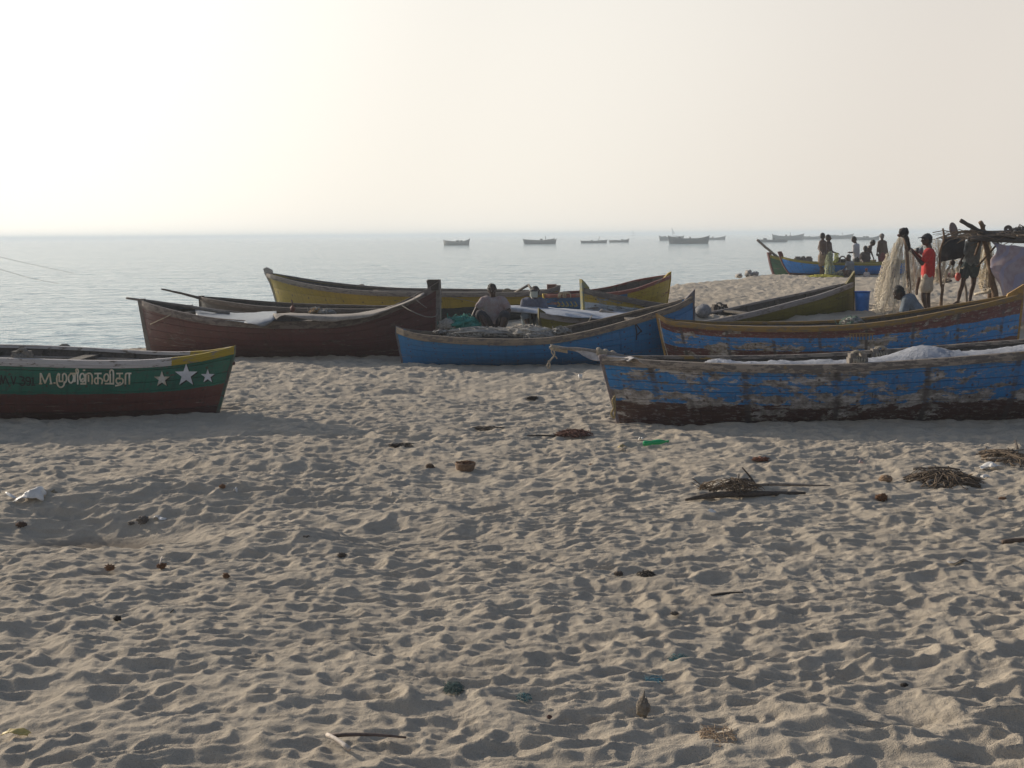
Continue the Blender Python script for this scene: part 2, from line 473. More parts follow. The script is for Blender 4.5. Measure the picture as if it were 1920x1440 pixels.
def build_sand():
    yr = np.concatenate([np.linspace(-4, 4.4, 24)[:-1], np.arange(4.4, 11.6, .0125), np.arange(11.6, 18, .024), np.arange(18, 28.4, .05), np.linspace(28.5, 64, 170), np.linspace(66, 130, 25)])
    kc = np.concatenate([-np.geomspace(9, .445, 46)[:-1], np.linspace(-.44, .44, 820), np.geomspace(.445, 9, 46)[1:]])
    Yg, Kg = np.meshgrid(yr, kc, indexing='ij')
    Xg = Kg * (Yg + 3.0 + np.clip(-Yg, 0, 10))
    Xg = Kg * np.maximum(Yg + 3.0, 5.0)
    Z = terr(Xg, Yg)
    infan = (np.abs(Kg) < .45) & (Yg > 3.2) & (Yg < 64)
    D = detail(Xg, Yg)
    D = np.where(infan, D, 0)
    wet = sstep((Z - SEA_Z) / .22)
    Z = Z + D * wet + .0 * Z
    ny, nx = Z.shape
    co = np.stack([Xg, Yg, Z], -1).reshape(-1, 3).astype(np.float32)
    idx = np.arange(ny * nx, dtype=np.int32).reshape(ny, nx)
    q = np.stack([idx[:-1, :-1], idx[:-1, 1:], idx[1:, 1:], idx[1:, :-1]], -1).reshape(-1, 4)
    return fast_mesh('beach_sand', co, q)
def fast_mesh(name, co, q):
    me = bpy.data.meshes.new(name)
    me.vertices.add(len(co)); me.vertices.foreach_set('co', co.ravel())
    me.loops.add(q.size); me.loops.foreach_set('vertex_index', q.ravel())
    me.polygons.add(len(q)); me.polygons.foreach_set('loop_start', np.arange(0, q.size, 4, dtype=np.int32))
    me.polygons.foreach_set('loop_total', np.full(len(q), 4, dtype=np.int32))
    me.polygons.foreach_set('use_smooth', np.ones(len(q), bool))
    me.update(calc_edges=True)
    o = bpy.data.objects.new(name, me); COL.objects.link(o)
    return o

m, nt, b = new_mat('sand')
tc = nd(nt, 'ShaderNodeTexCoord').outputs['Object']
n1 = ntex(nt, tc, .7, 4); n2 = ntex(nt, tc, 9, 4); n3 = ntex(nt, tc, 160, 2); n4 = ntex(nt, tc, 26, 6, .68)
c = mixc(nt, mrange(nt, n1, .3, .7), (.455, .40, .32), (.41, .355, .28))
c = mixc(nt, mrange(nt, n2, .35, .75, 0, .4), c, (.39, .335, .265))
c = mixc(nt, mrange(nt, n3, .55, .8, 0, .55), c, (.16, .12, .09))
c = mixc(nt, mrange(nt, n3, .45, .2, 0, .35), c, (.62, .56, .47))
geo = nd(nt, 'ShaderNodeNewGeometry').outputs['Position']
sz = nd(nt, 'ShaderNodeSeparateXYZ', {'Vector': geo}).outputs[2]
c = mixc(nt, mrange(nt, sz, SEA_Z + .10, SEA_Z + .02), c, (.16, .13, .10))
nt.links.new(c, b.inputs['Base Color']); b.inputs['Roughness'].default_value = .95
b.inputs['Specular IOR Level'].default_value = .15
hh = mth(nt, 'ADD', mth(nt, 'MULTIPLY', n4, 1.0), mth(nt, 'MULTIPLY', n3, .35))
bp = nd(nt, 'ShaderNodeBump', {'Strength': .9, 'Distance': .020, 'Height': hh})
nt.links.new(bp.outputs[0], b.inputs['Normal'])
SAND = m
sand = build_sand(); sand.data.materials.append(SAND); tag(sand, 'pale trampled beach sand covered in footprints', None, None, 'structure')

lap('sea')
# ------------------------------------------------------------------ sea
def build_sea():
    yr = np.concatenate([np.linspace(-4, 22, 20)[:-1], np.geomspace(22, 260, 380), np.geomspace(262, 12400, 110)])
    kc = np.concatenate([-np.geomspace(12, .445, 40)[:-1], np.linspace(-.44, .44, 360), np.geomspace(.445, 12, 40)[1:]])
    Yg, Kg = np.meshgrid(yr, kc, indexing='ij')
    Xg = np.clip(Kg * np.maximum(Yg + 3.0, 5), -12400, 12400)
    f = np.clip((330 - Yg) / 200, 0, 1) * (np.abs(Kg) < .45) * (Yg > 21)
    ys = np.interp(Xg, SHX, SHY)
    off = Yg - ys
    Z = SEA_Z + f * (.02 * np.sin((off * .9 + 1.3 * fbm(Xg * .06, Yg * .1, 90, 2))) * np.exp(-np.clip(off, 0, 60) / 40)
                     + .022 * fbm(Xg * .35, Yg * .9, 91, 3, .55) + .028 * fbm(Xg * 1.6, Yg * 2.6, 94, 2, .6))
    ny, nx = Z.shape
    co = np.stack([Xg, Yg, Z], -1).reshape(-1, 3).astype(np.float32)
    idx = np.arange(ny * nx, dtype=np.int32).reshape(ny, nx)
    q = np.stack([idx[:-1, :-1], idx[:-1, 1:], idx[1:, 1:], idx[1:, :-1]], -1).reshape(-1, 4)
    return fast_mesh('sea', co, q)
m, nt, b = new_mat('sea_water')
tc = nd(nt, 'ShaderNodeTexCoord').outputs['Object']
b.inputs['Base Color'].default_value = (.22, .37, .42, 1)
b.inputs['Roughness'].default_value = .08
b.inputs['IOR'].default_value = 1.33
w1 = ntex(nt, scaled(nt, tc, (.5, 1.0, 1)), 3.2, 5, .62)
w2 = ntex(nt, scaled(nt, tc, (.35, 1, 1)), .35, 4, .6)
w3 = ntex(nt, scaled(nt, tc, (.45, 1, 1)), 1.1, 4, .65)
hh = mth(nt, 'ADD', mth(nt, 'ADD', mth(nt, 'MULTIPLY', w1, .16), mth(nt, 'MULTIPLY', w2, .7)), mth(nt, 'MULTIPLY', w3, .42))
bp = nd(nt, 'ShaderNodeBump', {'Strength': 1.0, 'Distance': .62, 'Height': hh})
nt.links.new(bp.outputs[0], b.inputs['Normal'])
SEA = m
sea = build_sea(); sea.data.materials.append(SEA); tag(sea, 'calm pale blue-grey sea running to the horizon', None, None, 'structure')

# ------------------------------------------------------------------ haze
m = bpy.data.materials.new('haze_air'); m.use_nodes = True; nt = m.node_tree
nt.nodes.remove(nt.nodes['Principled BSDF'])
pv = nd(nt, 'ShaderNodeVolumePrincipled', {'Color': (.82, .88, .93), 'Density': .0010, 'Anisotropy': .15})
nt.links.new(pv.outputs[0], nt.nodes['Material Output'].inputs['Volume'])
hz = MB().box((0, 6200, .6), (25600, 0, 0), (0, 12700, 0), (0, 0, 9.2)).obj('haze', m, None, False)
tag(hz, 'pale sea haze over the whole bay', None, None, 'stuff')

lap('boats')
# ------------------------------------------------------------------ boats
class Boat:
    def __init__(s, label, YA, YB, A, B, fA, fB, sheer, beam, mat, gmat, planks=6, zA=None, zB=None, seg=30, gw=.10, gt=.055,
                 hornA=None, hornB=None, pmat=None, curveA=1.0, curveB=1.0, thwarts=(), ribs=0, blunt=.8, group=None, name='fishing_boat',
                 cat='boat', gout=.02, floor=.62, stem_w=.07, lining=None, butts=0):
        s.butts = butts
        s.A = P(*A, YA); s.B = P(*B, YB)
        d = s.B - s.A; d[2] = 0
        s.L = np.linalg.norm(d); s.e = d / s.L
        s.n = np.array([s.e[1], -s.e[0], 0.0])
        if s.n[1] > 0: s.n = -s.n
        s.bh = beam / 2; s.blunt = blunt
        s.fa = float((P(*fA, YA) - s.A) @ s.e); s.fb = float((P(*fB, YB) - s.B) @ s.e)
        cA = s.A + s.e * s.fa; cB = s.B + s.e * s.fb
        s.kA = (ground_z(cA[0], cA[1]) - .07) if zA is None else zA
        s.kB = (ground_z(cB[0], cB[1]) - .07) if zB is None else zB
        s.cA, s.cB = curveA, curveB
        ts = [0.0]; zs = [s.A[2]]
        for (u, v) in sheer:
            t = .5
            for _ in range(12):
                # intersect the pixel ray with the vertical plane w = b(t)
                d = RCn @ np.array([(u - 960) / FPX, (720 - v) / FPX, -1.0])
                o = np.array([0, 0, CAM_H]) - s.A
                w = s.b(t)
                k = (w - o @ s.n) / (d @ s.n)
                p = o + d * k
                t = .5 * t + .5 * min(max(float(p @ s.e) / s.L, .001), .999)
            ts.append(t); zs.append(s.A[2] + p[2])
        ts.append(1.0); zs.append(s.B[2])
        o = np.argsort(ts); ts = np.array(ts)[o]; zs = np.array(zs)[o]
        k = np.concatenate([[True], np.diff(ts) > .004]); ts, zs = ts[k], zs[k]
        s.ts, s.zs = ts, zs
        mid = s.A + .5 * s.L * s.e
        s.root = empty(name, (mid[0], mid[1], (s.kA + s.kB) / 2 + .07), label, cat, group)
        s.mat = mat; s.gmat = gmat; s.pmat = pmat or gmat
        s.planks(planks, seg)
        s.gunwales(gw, gt, gout)
        s.post('stem_post', 0, hornA, stem_w); s.post('stern_post', 1, hornB, stem_w)
        if planks > 1: s.inside(seg, ribs, thwarts, floor, lining)
    def b(s, t):
        q = np.abs(2 * np.asarray(t, float) - 1)
        return s.bh * np.clip(1 - q ** 2.4, 0, 1) ** s.blunt + .03
    def zt(s, t): return pts_interp(t, s.ts, s.zs)
    def pt(s, t, v, side=1, off=0.0):
        """hull surface point: t along 0..1, v 0 gunwale .. 1 keel"""
        zk = lerp(s.kA, s.kB, t)
        z = lerp(s.zt(t), zk, v)
        a = lerp(s.fa * max(v, 0) ** s.cA, s.L + s.fb * max(v, 0) ** s.cB, t)
        w = (s.b(t) - .03) * (1 - .10 * v - .42 * abs(v) ** 3.2) + .03 + off
        return s.A * np.array([1, 1, 0]) + s.e * a + s.n * (side * w) + np.array([0, 0, z])
    def planks(s, n, seg):
        T = np.linspace(0, 1, seg + 1)
        T = .5 - .5 * np.cos(np.pi * T) * (1 - .35 * np.abs(np.cos(np.pi * T)) ** 0) / (1 - .35)
        T = np.linspace(0, 1, seg + 1) * .5 + (.5 - .5 * np.cos(np.pi * np.linspace(0, 1, seg + 1))) * .5
        th = .028
        s_jit = [random.uniform(-.16, .16) for _ in range(n + 1)]
        for side in (1, -1):
            for i in range(n):
                v0, v1 = i / n, (i + 1) / n
                if n > 1 and i > 0: v0 += s_jit[i] / n
                if n > 1 and i < n - 1: v1 += s_jit[i + 1] / n
                g = .0 if n == 1 else .0030
                cuts = [0.0, 1.0] if (n == 1 or s.butts == 0) else [0.0] + sorted(random.uniform(.12, .88) for _ in range(s.butts)) + [1.0]
                for c0, c1 in zip(cuts[:-1], cuts[1:]):
                    pr = 0 if n == 1 else random.uniform(0, .005)
                    e0 = 0 if c0 == 0 else .0022 / s.L; e1 = 0 if c1 == 1 else .0022 / s.L
                    TT = [c0 + e0] + [t for t in T if c0 + .006 < t < c1 - .006] + [c1 - e1]
                    rows = [(v0 + g * .4, -th), (v0 + g * .4, -.002), (v0 + g * 1.6, pr)] + \
                           ([(lerp(v0, v1, q), pr) for q in (.25, .5, .75)] if n == 1 else [((v0 + v1) / 2, pr + .0005)]) + \
                           [(v1 - g * 1.6, pr), (v1 - g * .4, -.002), (v1 - g * .4, -th)]
                    V = []; U = []; F = []
                    nr = len(rows)
                    for j, t in enumerate(TT):
                        for (v, o) in rows:
                            V.append(s.pt(t, v, side, o)); U.append((t * s.L, v))
                        if j:
                            a = (j - 1) * nr; c = j * nr
                            for k in range(nr):
                                kk = (k + 1) % nr
                                F.append((a + k, a + kk, c + kk, c + k) if side > 0 else (a + k, c + k, c + kk, a + kk))
                    lastr = (len(TT) - 1) * nr
                    F.append(tuple(range(nr))[::-1] if side > 0 else tuple(range(nr))); F.append(tuple(lastr + k for k in range(nr)) if side > 0 else tuple(lastr + k for k in range(nr))[::-1])
                    o_ = mesh_obj('plank' if n > 1 else 'hull', V, F, s.mat, s.root, True, U); o_.data.set_sharp_from_angle(angle=rad(28))
    def gunwales(s, gw, gt, gout):
        T = np.linspace(0, 1, 41)
        for side in (1, -1):
            V = []; U = []; F = []
            for j, t in enumerate(T):
                base = s.pt(t, 0, side, 0)
                dn = gw
                o = s.n * side
                prof = [(gout, .012), (gout + .006, -dn * .5), (gout, -dn), (.002, -dn), (.002 - gt * .2, -.03), (-gt, -.03), (-gt, .012), (-gt * .5, .018)]
                sc = min(1, .35 + 6 * min(t, 1 - t))
                for k, (a, z) in enumerate(prof):
                    V.append(base + o * (a if a > 0 else a * sc) + np.array([0, 0, z])); U.append((t * s.L, k * .06))
                if j:
                    n = len(prof)
                    for k in range(n):
                        kk = (k + 1) % n
                        a, c = (j - 1) * n, j * n
                        F.append((a + k, a + kk, c + kk, c + k) if side < 0 else (a + k, c + k, c + kk, a + kk))
            n = len(prof)
            F.append(tuple(range(n))); F.append(tuple(40 * n + k for k in range(n))[::-1])
            mesh_obj('gunwale', V, F, s.gmat, s.root, False, U)
    def post(s, name, end, horn, w):
        # plan: timber following the end line from keel to gunwale, with the raised horn outlined by pixels
        sg = -1 if end == 0 else 1
        base = s.A if end == 0 else s.B
        Yb = base[1]
        vs = np.linspace(1, 0, 9)
        t = 0 if end == 0 else 1
        outer = []; inner = []
        for v in vs:
            p = s.pt(t, v, 1, 0); a = float((p - s.A) @ s.e); z = p[2]
            outer.append((a + sg * .035, z)); inner.append((a - sg * .07, z))
        if horn:
            hp = []
            for (u, v) in horn:
                q = P(u, v, Yb)
                hp.append((float((q - s.A) @ s.e), q[2]))
            poly = outer[:-1] + hp + inner[::-1][1:]
        else:
            poly = outer + [(outer[-1][0], outer[-1][1] + .03), (inner[-1][0], inner[-1][1] + .03)] + inner[::-1]
        V = []; U = []
        for sd_ in (1, -1):
            for (a, z) in poly:
                V.append(np.array([s.A[0], s.A[1], 0]) + s.e * a + s.n * sd_ * w / 2 + np.array([0, 0, z])); U.append((a, z))
        n = len(poly)
        me = bpy.data.meshes.new(name); bm = bmesh.new()
        bv = [bm.verts.new(tuple(map(float, p))) for p in V]
        fs = [bm.faces.new(bv[:n]), bm.faces.new(bv[n:][::-1])]
        for k in range(n): bm.faces.new((bv[k], bv[n + k], bv[n + (k + 1) % n], bv[(k + 1) % n]))
        bmesh.ops.triangulate(bm, faces=fs)
        bmesh.ops.recalc_face_normals(bm, faces=bm.faces)
        bm.verts.index_update()
        ul = bm.loops.layers.uv.new('UVMap')
        for f in bm.faces:
            for l in f.loops: l[ul].uv = U[l.vert.index]
        bm.to_mesh(me); bm.free()
        me.materials.append(s.pmat)
        o = bpy.data.objects.new(name, me); COL.objects.link(o); o.parent = s.root; o.matrix_parent_inverse = s.root.matrix_world.inverted()
    def inside(s, seg, ribs, thwarts, floor, lining):
        T = np.linspace(.015, .985, seg)
        V = []; F = []
        rows = [(.03, 1), (.3, 1), (floor, 1), (floor, -1), (.3, -1), (.03, -1)]
        for j, t in enumerate(T):
            for (v, sd_) in rows: V.append(s.pt(t, v, sd_, -.034) if s.b(t) > .08 else s.pt(t, v, sd_, -.028))
            if j:
                a, c = (j - 1) * 6, j * 6
                for k in range(5): F.append((a + k, c + k, c + k + 1, a + k + 1))
        mesh_obj('inner_lining', V, F, lining or LINING, s.root, False)
        for i in range(ribs):
            t = lerp(.08, .92, (i + .5) / ribs)
            for side in (1, -1):
                V = []; F = []
                for j, v in enumerate(np.linspace(.05, floor - .01, 4)):
                    for (dt, o) in ((-.03 / s.L, -.035), (.03 / s.L, -.035), (.03 / s.L, -.075), (-.03 / s.L, -.075)):
                        V.append(s.pt(t + dt, v, side, o))
                    if j:
                        a, c = (j - 1) * 4, j * 4
                        for k in range(4): F.append((a + k, a + (k + 1) % 4, c + (k + 1) % 4, c + k))
                F.append((0, 1, 2, 3)); F.append((12, 13, 14, 15))
                mesh_obj('rib', V, F, RIBM, s.root, False)
        for t in thwarts:
            a = s.pt(t, .10, 1, -.04); c = s.pt(t, .10, -1, -.04)
            MB().box((a + c) / 2, s.e * .18, (c - a), (0, 0, .035)).obj('thwart', RIBM, s.root, False)
    def hit(s, u, v, off=.004):
        """point on the near hull side seen at a pixel"""
        d = RCn @ np.array([(u - 960) / FPX, (720 - v) / FPX, -1.0]); d = d / d[1]
        Ym = (s.A[1] + s.B[1]) / 2
        Y = np.linspace(min(s.A[1], s.B[1]) - 1.6, max(s.A[1], s.B[1]) + .6, 300)
        p = np.array([0, 0, CAM_H])[None, :] + d[None, :] * Y[:, None]
        q = p - s.A; a = q @ s.e; w = q @ s.n
        t = np.clip(a / s.L, 0, 1); inn = (a >= 0) & (a <= s.L)
        zt_ = pts_interp(t, s.ts, s.zs); vv = (zt_ - p[:, 2]) / (zt_ - lerp(s.kA, s.kB, t))
        for _ in range(3):
            k_ = np.clip(vv, 0, None)
            a0 = s.fa * k_ ** s.cA; a1 = s.L + s.fb * k_ ** s.cB
            t = np.clip((a - a0) / (a1 - a0), 0, 1)
            zt_ = pts_interp(t, s.ts, s.zs); vv = np.clip((zt_ - p[:, 2]) / (zt_ - lerp(s.kA, s.kB, t)), 0, 1)
        ws = (s.b(t) - .03) * (1 - .10 * vv - .42 * vv ** 3.2) + .03 + .006 + off
        f_ = w - ws
        f_ = np.where(inn, f_, 9)
        i = int(np.argmin(np.abs(f_)))
        j = min(i + 1, len(Y) - 1) if f_[i] * f_[min(i + 1, len(Y) - 1)] < 0 else max(i - 1, 0)
        k_ = f_[i] / (f_[i] - f_[j]) if f_[i] * f_[j] < 0 else 0
        return s.pt(float(lerp(t[i], t[j], k_)), float(lerp(vv[i], vv[j], k_)), 1, .006 + off)
    def paint_strokes(s, name, strokes, width, mat, off=.004, th=.003):
        """brush lettering laid on the near hull side; strokes are pixel polylines"""
        V = []; F = []
        for st in strokes:
            pts = spline([np.array([a, b_, 0.0]) for a, b_ in st], 4) if len(st) > 2 else [np.array([*st[0], 0.0]), np.array([*st[-1], 0.0])]
            n0 = len(V); m_ = len(pts)
            for i, p in enumerate(pts):
                t = pts[min(i + 1, m_ - 1)] - pts[max(i - 1, 0)]; l = np.hypot(t[0], t[1]) + 1e-9
                nn = np.array([-t[1], t[0]]) / l * width / 2
                ex = np.array([t[0], t[1]]) / l * width * .3 * (-1 if i == 0 else (1 if i == m_ - 1 else 0))
                for sg in (-1, 1):
                    V.append(s.hit(p[0] + ex[0] + nn[0] * sg, p[1] + ex[1] + nn[1] * sg, off))
                if i: a = n0 + 2 * (i - 1); F.append((a, a + 1, a + 3, a + 2))
            off += .00006
        return mesh_obj(name, V, F, mat, s.root, False)
    def paint_poly(s, name, poly, mat, off=.004):
        c = np.mean(np.array(poly), 0)
        V = [s.hit(*c, off)] + [s.hit(*p, off) for p in poly]
        n = len(poly)
        return mesh_obj(name, V, [(0, 1 + k, 1 + (k + 1) % n) for k in range(n)], mat, s.root, False)
    def inner(s, t, w, z):
        """point inside the boat: t along, w -1..1 across (1 = near side), z height above the floor line"""
        p = (s.pt(t, .6, 1, -.05) * (w + 1) + s.pt(t, .6, -1, -.05) * (1 - w)) / 2
        return p + np.array([0, 0, z])

BLUE = (.016, .165, .40); BLUE2 = (.022, .19, .46); REDB = (.085, .030, .024); YEL = (.42, .27, .03); OLIVE = (.22, .18, .015); GREEN = (.008, .13, .085)
WHITE = (.62, .60, .57)

m_green = hull_mat('green_boat_paint', [(.51, GREEN), (.80, (.12, .035, .028)), (1, (.07, .028, .024))], 1, .20, (.10, .09, .075), dirt=.4)
m_green_g = strip_mat('white_gunwale_paint', (.50, .47, .45), 1, .32, (.20, .17, .14), ends=(6.38, (.36, .26, .015)))
green = Boat('green and brown fishing boat with white lettering and three white stars', 16.9, 16.75, (-560, 632), (440, 651), (-530, 770), (403, 770),
             [(-400, 662), (-200, 669), (0, 673), (100, 676), (200, 678), (300, 675), (385, 664)], 1.75, m_green, m_green_g, 6,
             hornB=[(441, 648), (412, 657), (411, 660)], ribs=9, thwarts=(.3, .5, .7, .85), gw=.085, stem_w=.06,
             pmat=plain('green_post_paint', (.03, .09, .06), .6, .3, 9, .3, col2=(.09, .035, .03)), butts=3)

m_near = hull_mat('peeling_blue_paint', [(.60, BLUE), (1, (.06, .024, .02))], 2, .39, (.27, .25, .23), (.12, .10, .085), .75, wbot=.53, vband=.9)
m_near_g = strip_mat('worn_gunwale_paint', (.30, .25, .20), 2, .5, (.13, .11, .095), spots=(.33, .20, .05))
near = Boat('large blue fishing boat with peeling paint and white sheet inside, closest on the right', 15.95, 16.1, (1128, 670), (2270, 610), (1163, 790), (2220, 775),
            [(1250, 679), (1400, 685), (1500, 686), (1600, 684), (1700, 678), (1800, 671), (1920, 661), (2050, 648)], 1.35, m_near, m_near_g, 7,
            hornA=None, ribs=10, thwarts=(.2, .45, .7, .85), gw=.085, pmat=plain('worn_stem_wood', (.20, .16, .14), .8, .4, 9, .4, col2=(.04, .05, .10)), butts=3)

m_mid = hull_mat('blue_boat_paint', [(1, (.014, .155, .36))], 3, .10, (.10, .13, .16), None, .2)
m_mid_g = strip_mat('bare_wood_gunwale', (.24, .19, .135), 3, .45, (.12, .10, .085))
mid = Boat('plain blue fishing boat full of nets with two men sitting by it', 22.9, 23.2, (743, 614), (1298, 556), (757, 672), (1300, 672),
           [(770, 624), (830, 632), (900, 636), (970, 637), (1040, 633), (1100, 622), (1180, 601), (1240, 582), (1275, 570)], 1.7, m_mid, m_mid_g, 6,
           hornA=[(742, 611), (757, 618)], hornB=[(1303, 541), (1283, 562)], ribs=9, gw=.10, thwarts=(.2, .8),
           pmat=plain('mid_blue_post', (.12, .13, .15), .8, .4, 12, .4, col2=(.10, .06, .05)), butts=2)

m_red = hull_mat('dark_red_hull_paint', [(1, (.105, .030, .027))], 4, .14, (.13, .085, .07), None, .35)
m_red_g = strip_mat('grey_gunwale_timber', (.20, .165, .145), 4, .45, (.10, .08, .07))
red = Boat('dark red-brown fishing boat with a tall squared stern and grey gunwale', 25.3, 24.4, (264, 563), (823, 530), (283, 655), (822, 668),
           [(330, 584), (400, 597), (480, 603), (570, 604), (640, 601), (700, 588), (750, 568), (800, 543)], 1.8, m_red, m_red_g, 6,
           hornB=[(825, 524), (800, 526)], ribs=10, thwarts=(.15, .35, .55), gw=.12, stem_w=.16, pmat=WOOD_GREY, butts=2)

m_yel = hull_mat('yellow_grey_paint', [(.38, (.33, .225, .018)), (1, (.03, .04, .045))], 5, .12, (.18, .14, .06), None, .2)
m_yel_g = strip_mat('grey_timber_strip', (.22, .19, .16), 5, .4, (.12, .10, .09))
yel = Boat('long yellow and grey fishing boat with white-tipped curled prow', 30.6, 29.3, (500, 512), (1048, 537), (545, 605), (1040, 610),
           [(560, 530), (620, 540), (700, 547), (800, 549), (900, 549), (1000, 547), (1030, 543)], 1.9, m_yel, m_yel_g, 5,
           hornA=[(497, 514), (494, 504), (500, 501), (511, 506), (512, 512), (507, 516)], ribs=8, gw=.09, curveA=.75, thwarts=(.4,),
           pmat=plain('whitewashed_prow', (.42, .38, .33), .8, .3, 9, .3), butts=2)

m_b5y = hull_mat('blue_and_yellow_paint', [(1, (.016, .10, .24))], 7, .2, (.18, .08, .04), None, .4, tail=(1.7, (.36, .27, .02)))
m_b5_g = strip_mat('red_gunwale_paint', (.20, .06, .045), 6, .35, (.20, .17, .13))
b5 = Boat('yellow-tailed fishing boat with red gunwale and rope coils, by the water', 28.6, 29.4, (1020, 553), (1256, 516), (1030, 610), (1246, 580),
          [(1060, 553), (1090, 552), (1140, 550), (1190, 542), (1230, 528)], 1.5, m_b5y, m_b5_g, 4,
          hornB=[(1258, 509), (1252, 512), (1240, 524)], ribs=5, gw=.06,
          pmat=plain('yellow_horn_paint', (.38, .29, .02), .7, .35, 9, .4, col2=(.2, .1, .03)))
m_b6 = hull_mat('white_blue_peeling', [(.32, (.38, .25, .02)), (1, (.42, .45, .47))], 8, .30, (.16, .18, .20), (.16, .13, .10), .5)
m_b6_g = strip_mat('brown_grey_strip', (.12, .10, .085), 8, .4, (.2, .17, .14))
b6 = Boat('white fishing boat with yellow stripe and pointed yellow-blue prow, peeling', 25.6, 27.4, (1092, 541), (1345, 585), (1096, 628), (1340, 622),
          [(1120, 547), (1165, 556), (1210, 565), (1260, 572), (1300, 578)], 1.1, m_b6, m_b6_g, 5,
          hornA=[(1087, 523), (1096, 529), (1107, 539), (1108, 546)], ribs=5, gw=.10, stem_w=.09,
          pmat=plain('prow_blue_yellow', (.33, .25, .02), .7, .35, 5, .4, col2=(.08, .17, .26)))
m_ol = hull_mat('olive_boat_paint', [(.85, (.14, .12, .012)), (1, (.09, .035, .03))], 9, .12, (.13, .11, .05), None, .25)
m_ol_g = strip_mat('pale_grey_strip', (.27, .245, .23), 9, .35, (.16, .13, .11))
ol = Boat('olive yellow fishing boat with grey gunwale rising to a tall stern horn', 24.6, 26.6, (1011, 587), (1598, 530), (1022, 640), (1598, 612),
          [(1050, 594), (1120, 601), (1180, 604), (1250, 606), (1310, 604), (1400, 588), (1480, 568), (1540, 552), (1580, 538)], 1.15, m_ol, m_ol_g, 5,
          hornA=[(1009, 577), (1023, 586)], hornB=[(1602, 508), (1583, 532)], ribs=9, gw=.09, thwarts=(.2, .62), 
          pmat=plain('olive_post_paint', (.12, .10, .015), .7, .4, 9, .4, col2=(.05, .04, .03)))
m_rb = hull_mat('red_blue_banded_paint', [(.235, (.13, .035, .03)), (.52, BLUE2), (1, (.10, .032, .026))], 10, .38, (.30, .27, .24), (.14, .10, .05), .7, wbot=.43, vband=1.3)
m_rb_g = strip_mat('ochre_gunwale_paint', (.25, .15, .035), 10, .45, (.17, .12, .07))
rb = Boat('blue fishing boat with ochre gunwale, red stripe and dark red bottom', 22.3, 21.6, (1232, 588), (1916, 552), (1254, 676), (1900, 660),
          [(1245, 597), (1300, 607), (1400, 613), (1500, 614), (1600, 610), (1700, 598), (1780, 583), (1850, 569), (1890, 559)], 1.25, m_rb, m_rb_g, 6,
          hornA=[(1229, 586), (1238, 592), (1246, 595)], hornB=[(1919, 533), (1890, 551), (1888, 556)], ribs=10, gw=.075, thwarts=(.25, .5, .75),
          pmat=plain('ochre_post_paint', (.33, .19, .03), .7, .35, 9, .4, col2=(.15, .08, .04)), butts=2)
m_fb = hull_mat('far_blue_paint', [(.80, (.008, .20, .62)), (1, (.06, .03, .03))], 11, .05, (.1, .1, .1), None, .1)
m_fb_g = strip_mat('green_yellow_strip', (.22, .19, .03), 11, .2, (.12, .10, .05))
farblue = Boat('bright blue fishing boat with yellow-green gunwale and people around it', 49.3, 49.0, (1464, 481), (1706, 486), (1484, 519), (1698, 520),
               [(1480, 485), (1510, 490), (1550, 493), (1600, 494), (1650, 494), (1690, 490)], 1.9, m_fb, m_fb_g, 4, curveA=1.6,
               hornA=[(1458, 472), (1465, 471), (1468, 477)], ribs=6, gw=.075, stem_w=.12, thwarts=(.5,),
               pmat=plain('far_prow_paint', (.14, .05, .04), .7, .3, 9, .3))
m_fg = hull_mat('far_green_paint', [(.75, (.02, .10, .05)), (1, (.05, .025, .02))], 12, .08, (.1, .1, .1), None, .1)
fargreen = Boat('dark green boat tucked behind the bright blue boat, long pole at bow', 51.3, 52.4, (1442, 478), (1640, 488), (1464, 520), (1636, 515),
                [(1460, 483), (1490, 488), (1540, 492), (1600, 492)], 1.6, m_fg, m_fb_g, 4, curveA=1.6,
                hornA=[(1438, 473), (1443, 473), (1446, 476)], ribs=0, gw=.10, stem_w=.12,
                pmat=plain('far_prow_red', (.13, .05, .045), .7, .3, 9, .3))
m_dk = hull_mat('dark_hidden_hull', [(1, (.06, .045, .035))], 13, .2, (.12, .1, .08), None, .3)
dk = Boat('dark wooden boat showing only its bow behind the red-brown boat', 27.4, 26.9, (376, 557), (800, 572), (384, 630), (795, 640),
          [(420, 566), (470, 573), (540, 578), (620, 580), (700, 580)], 1.5, m_dk, strip_mat('dark_strip', (.12, .095, .075), 13, .4, (.18, .15, .12)), 4, ribs=6, gw=.08, pmat=WOOD_DARK)

cb = MB(); cpts = [P(u, v, green.B[1]) for u, v in ((412, 658), (441, 647), (438, 664), (410, 671))]
cb.add([p + green.n * .036 for p in cpts] + [p - green.n * .036 for p in cpts], [(3, 2, 1, 0), (4, 5, 6, 7)] + [(k, (k + 1) % 4, 4 + (k + 1) % 4, 4 + k) for k in range(4)])
cb.obj('bow_cap', plain('yellow_post_paint', (.34, .24, .02), .6, .3, 9, .3), green.root, False)
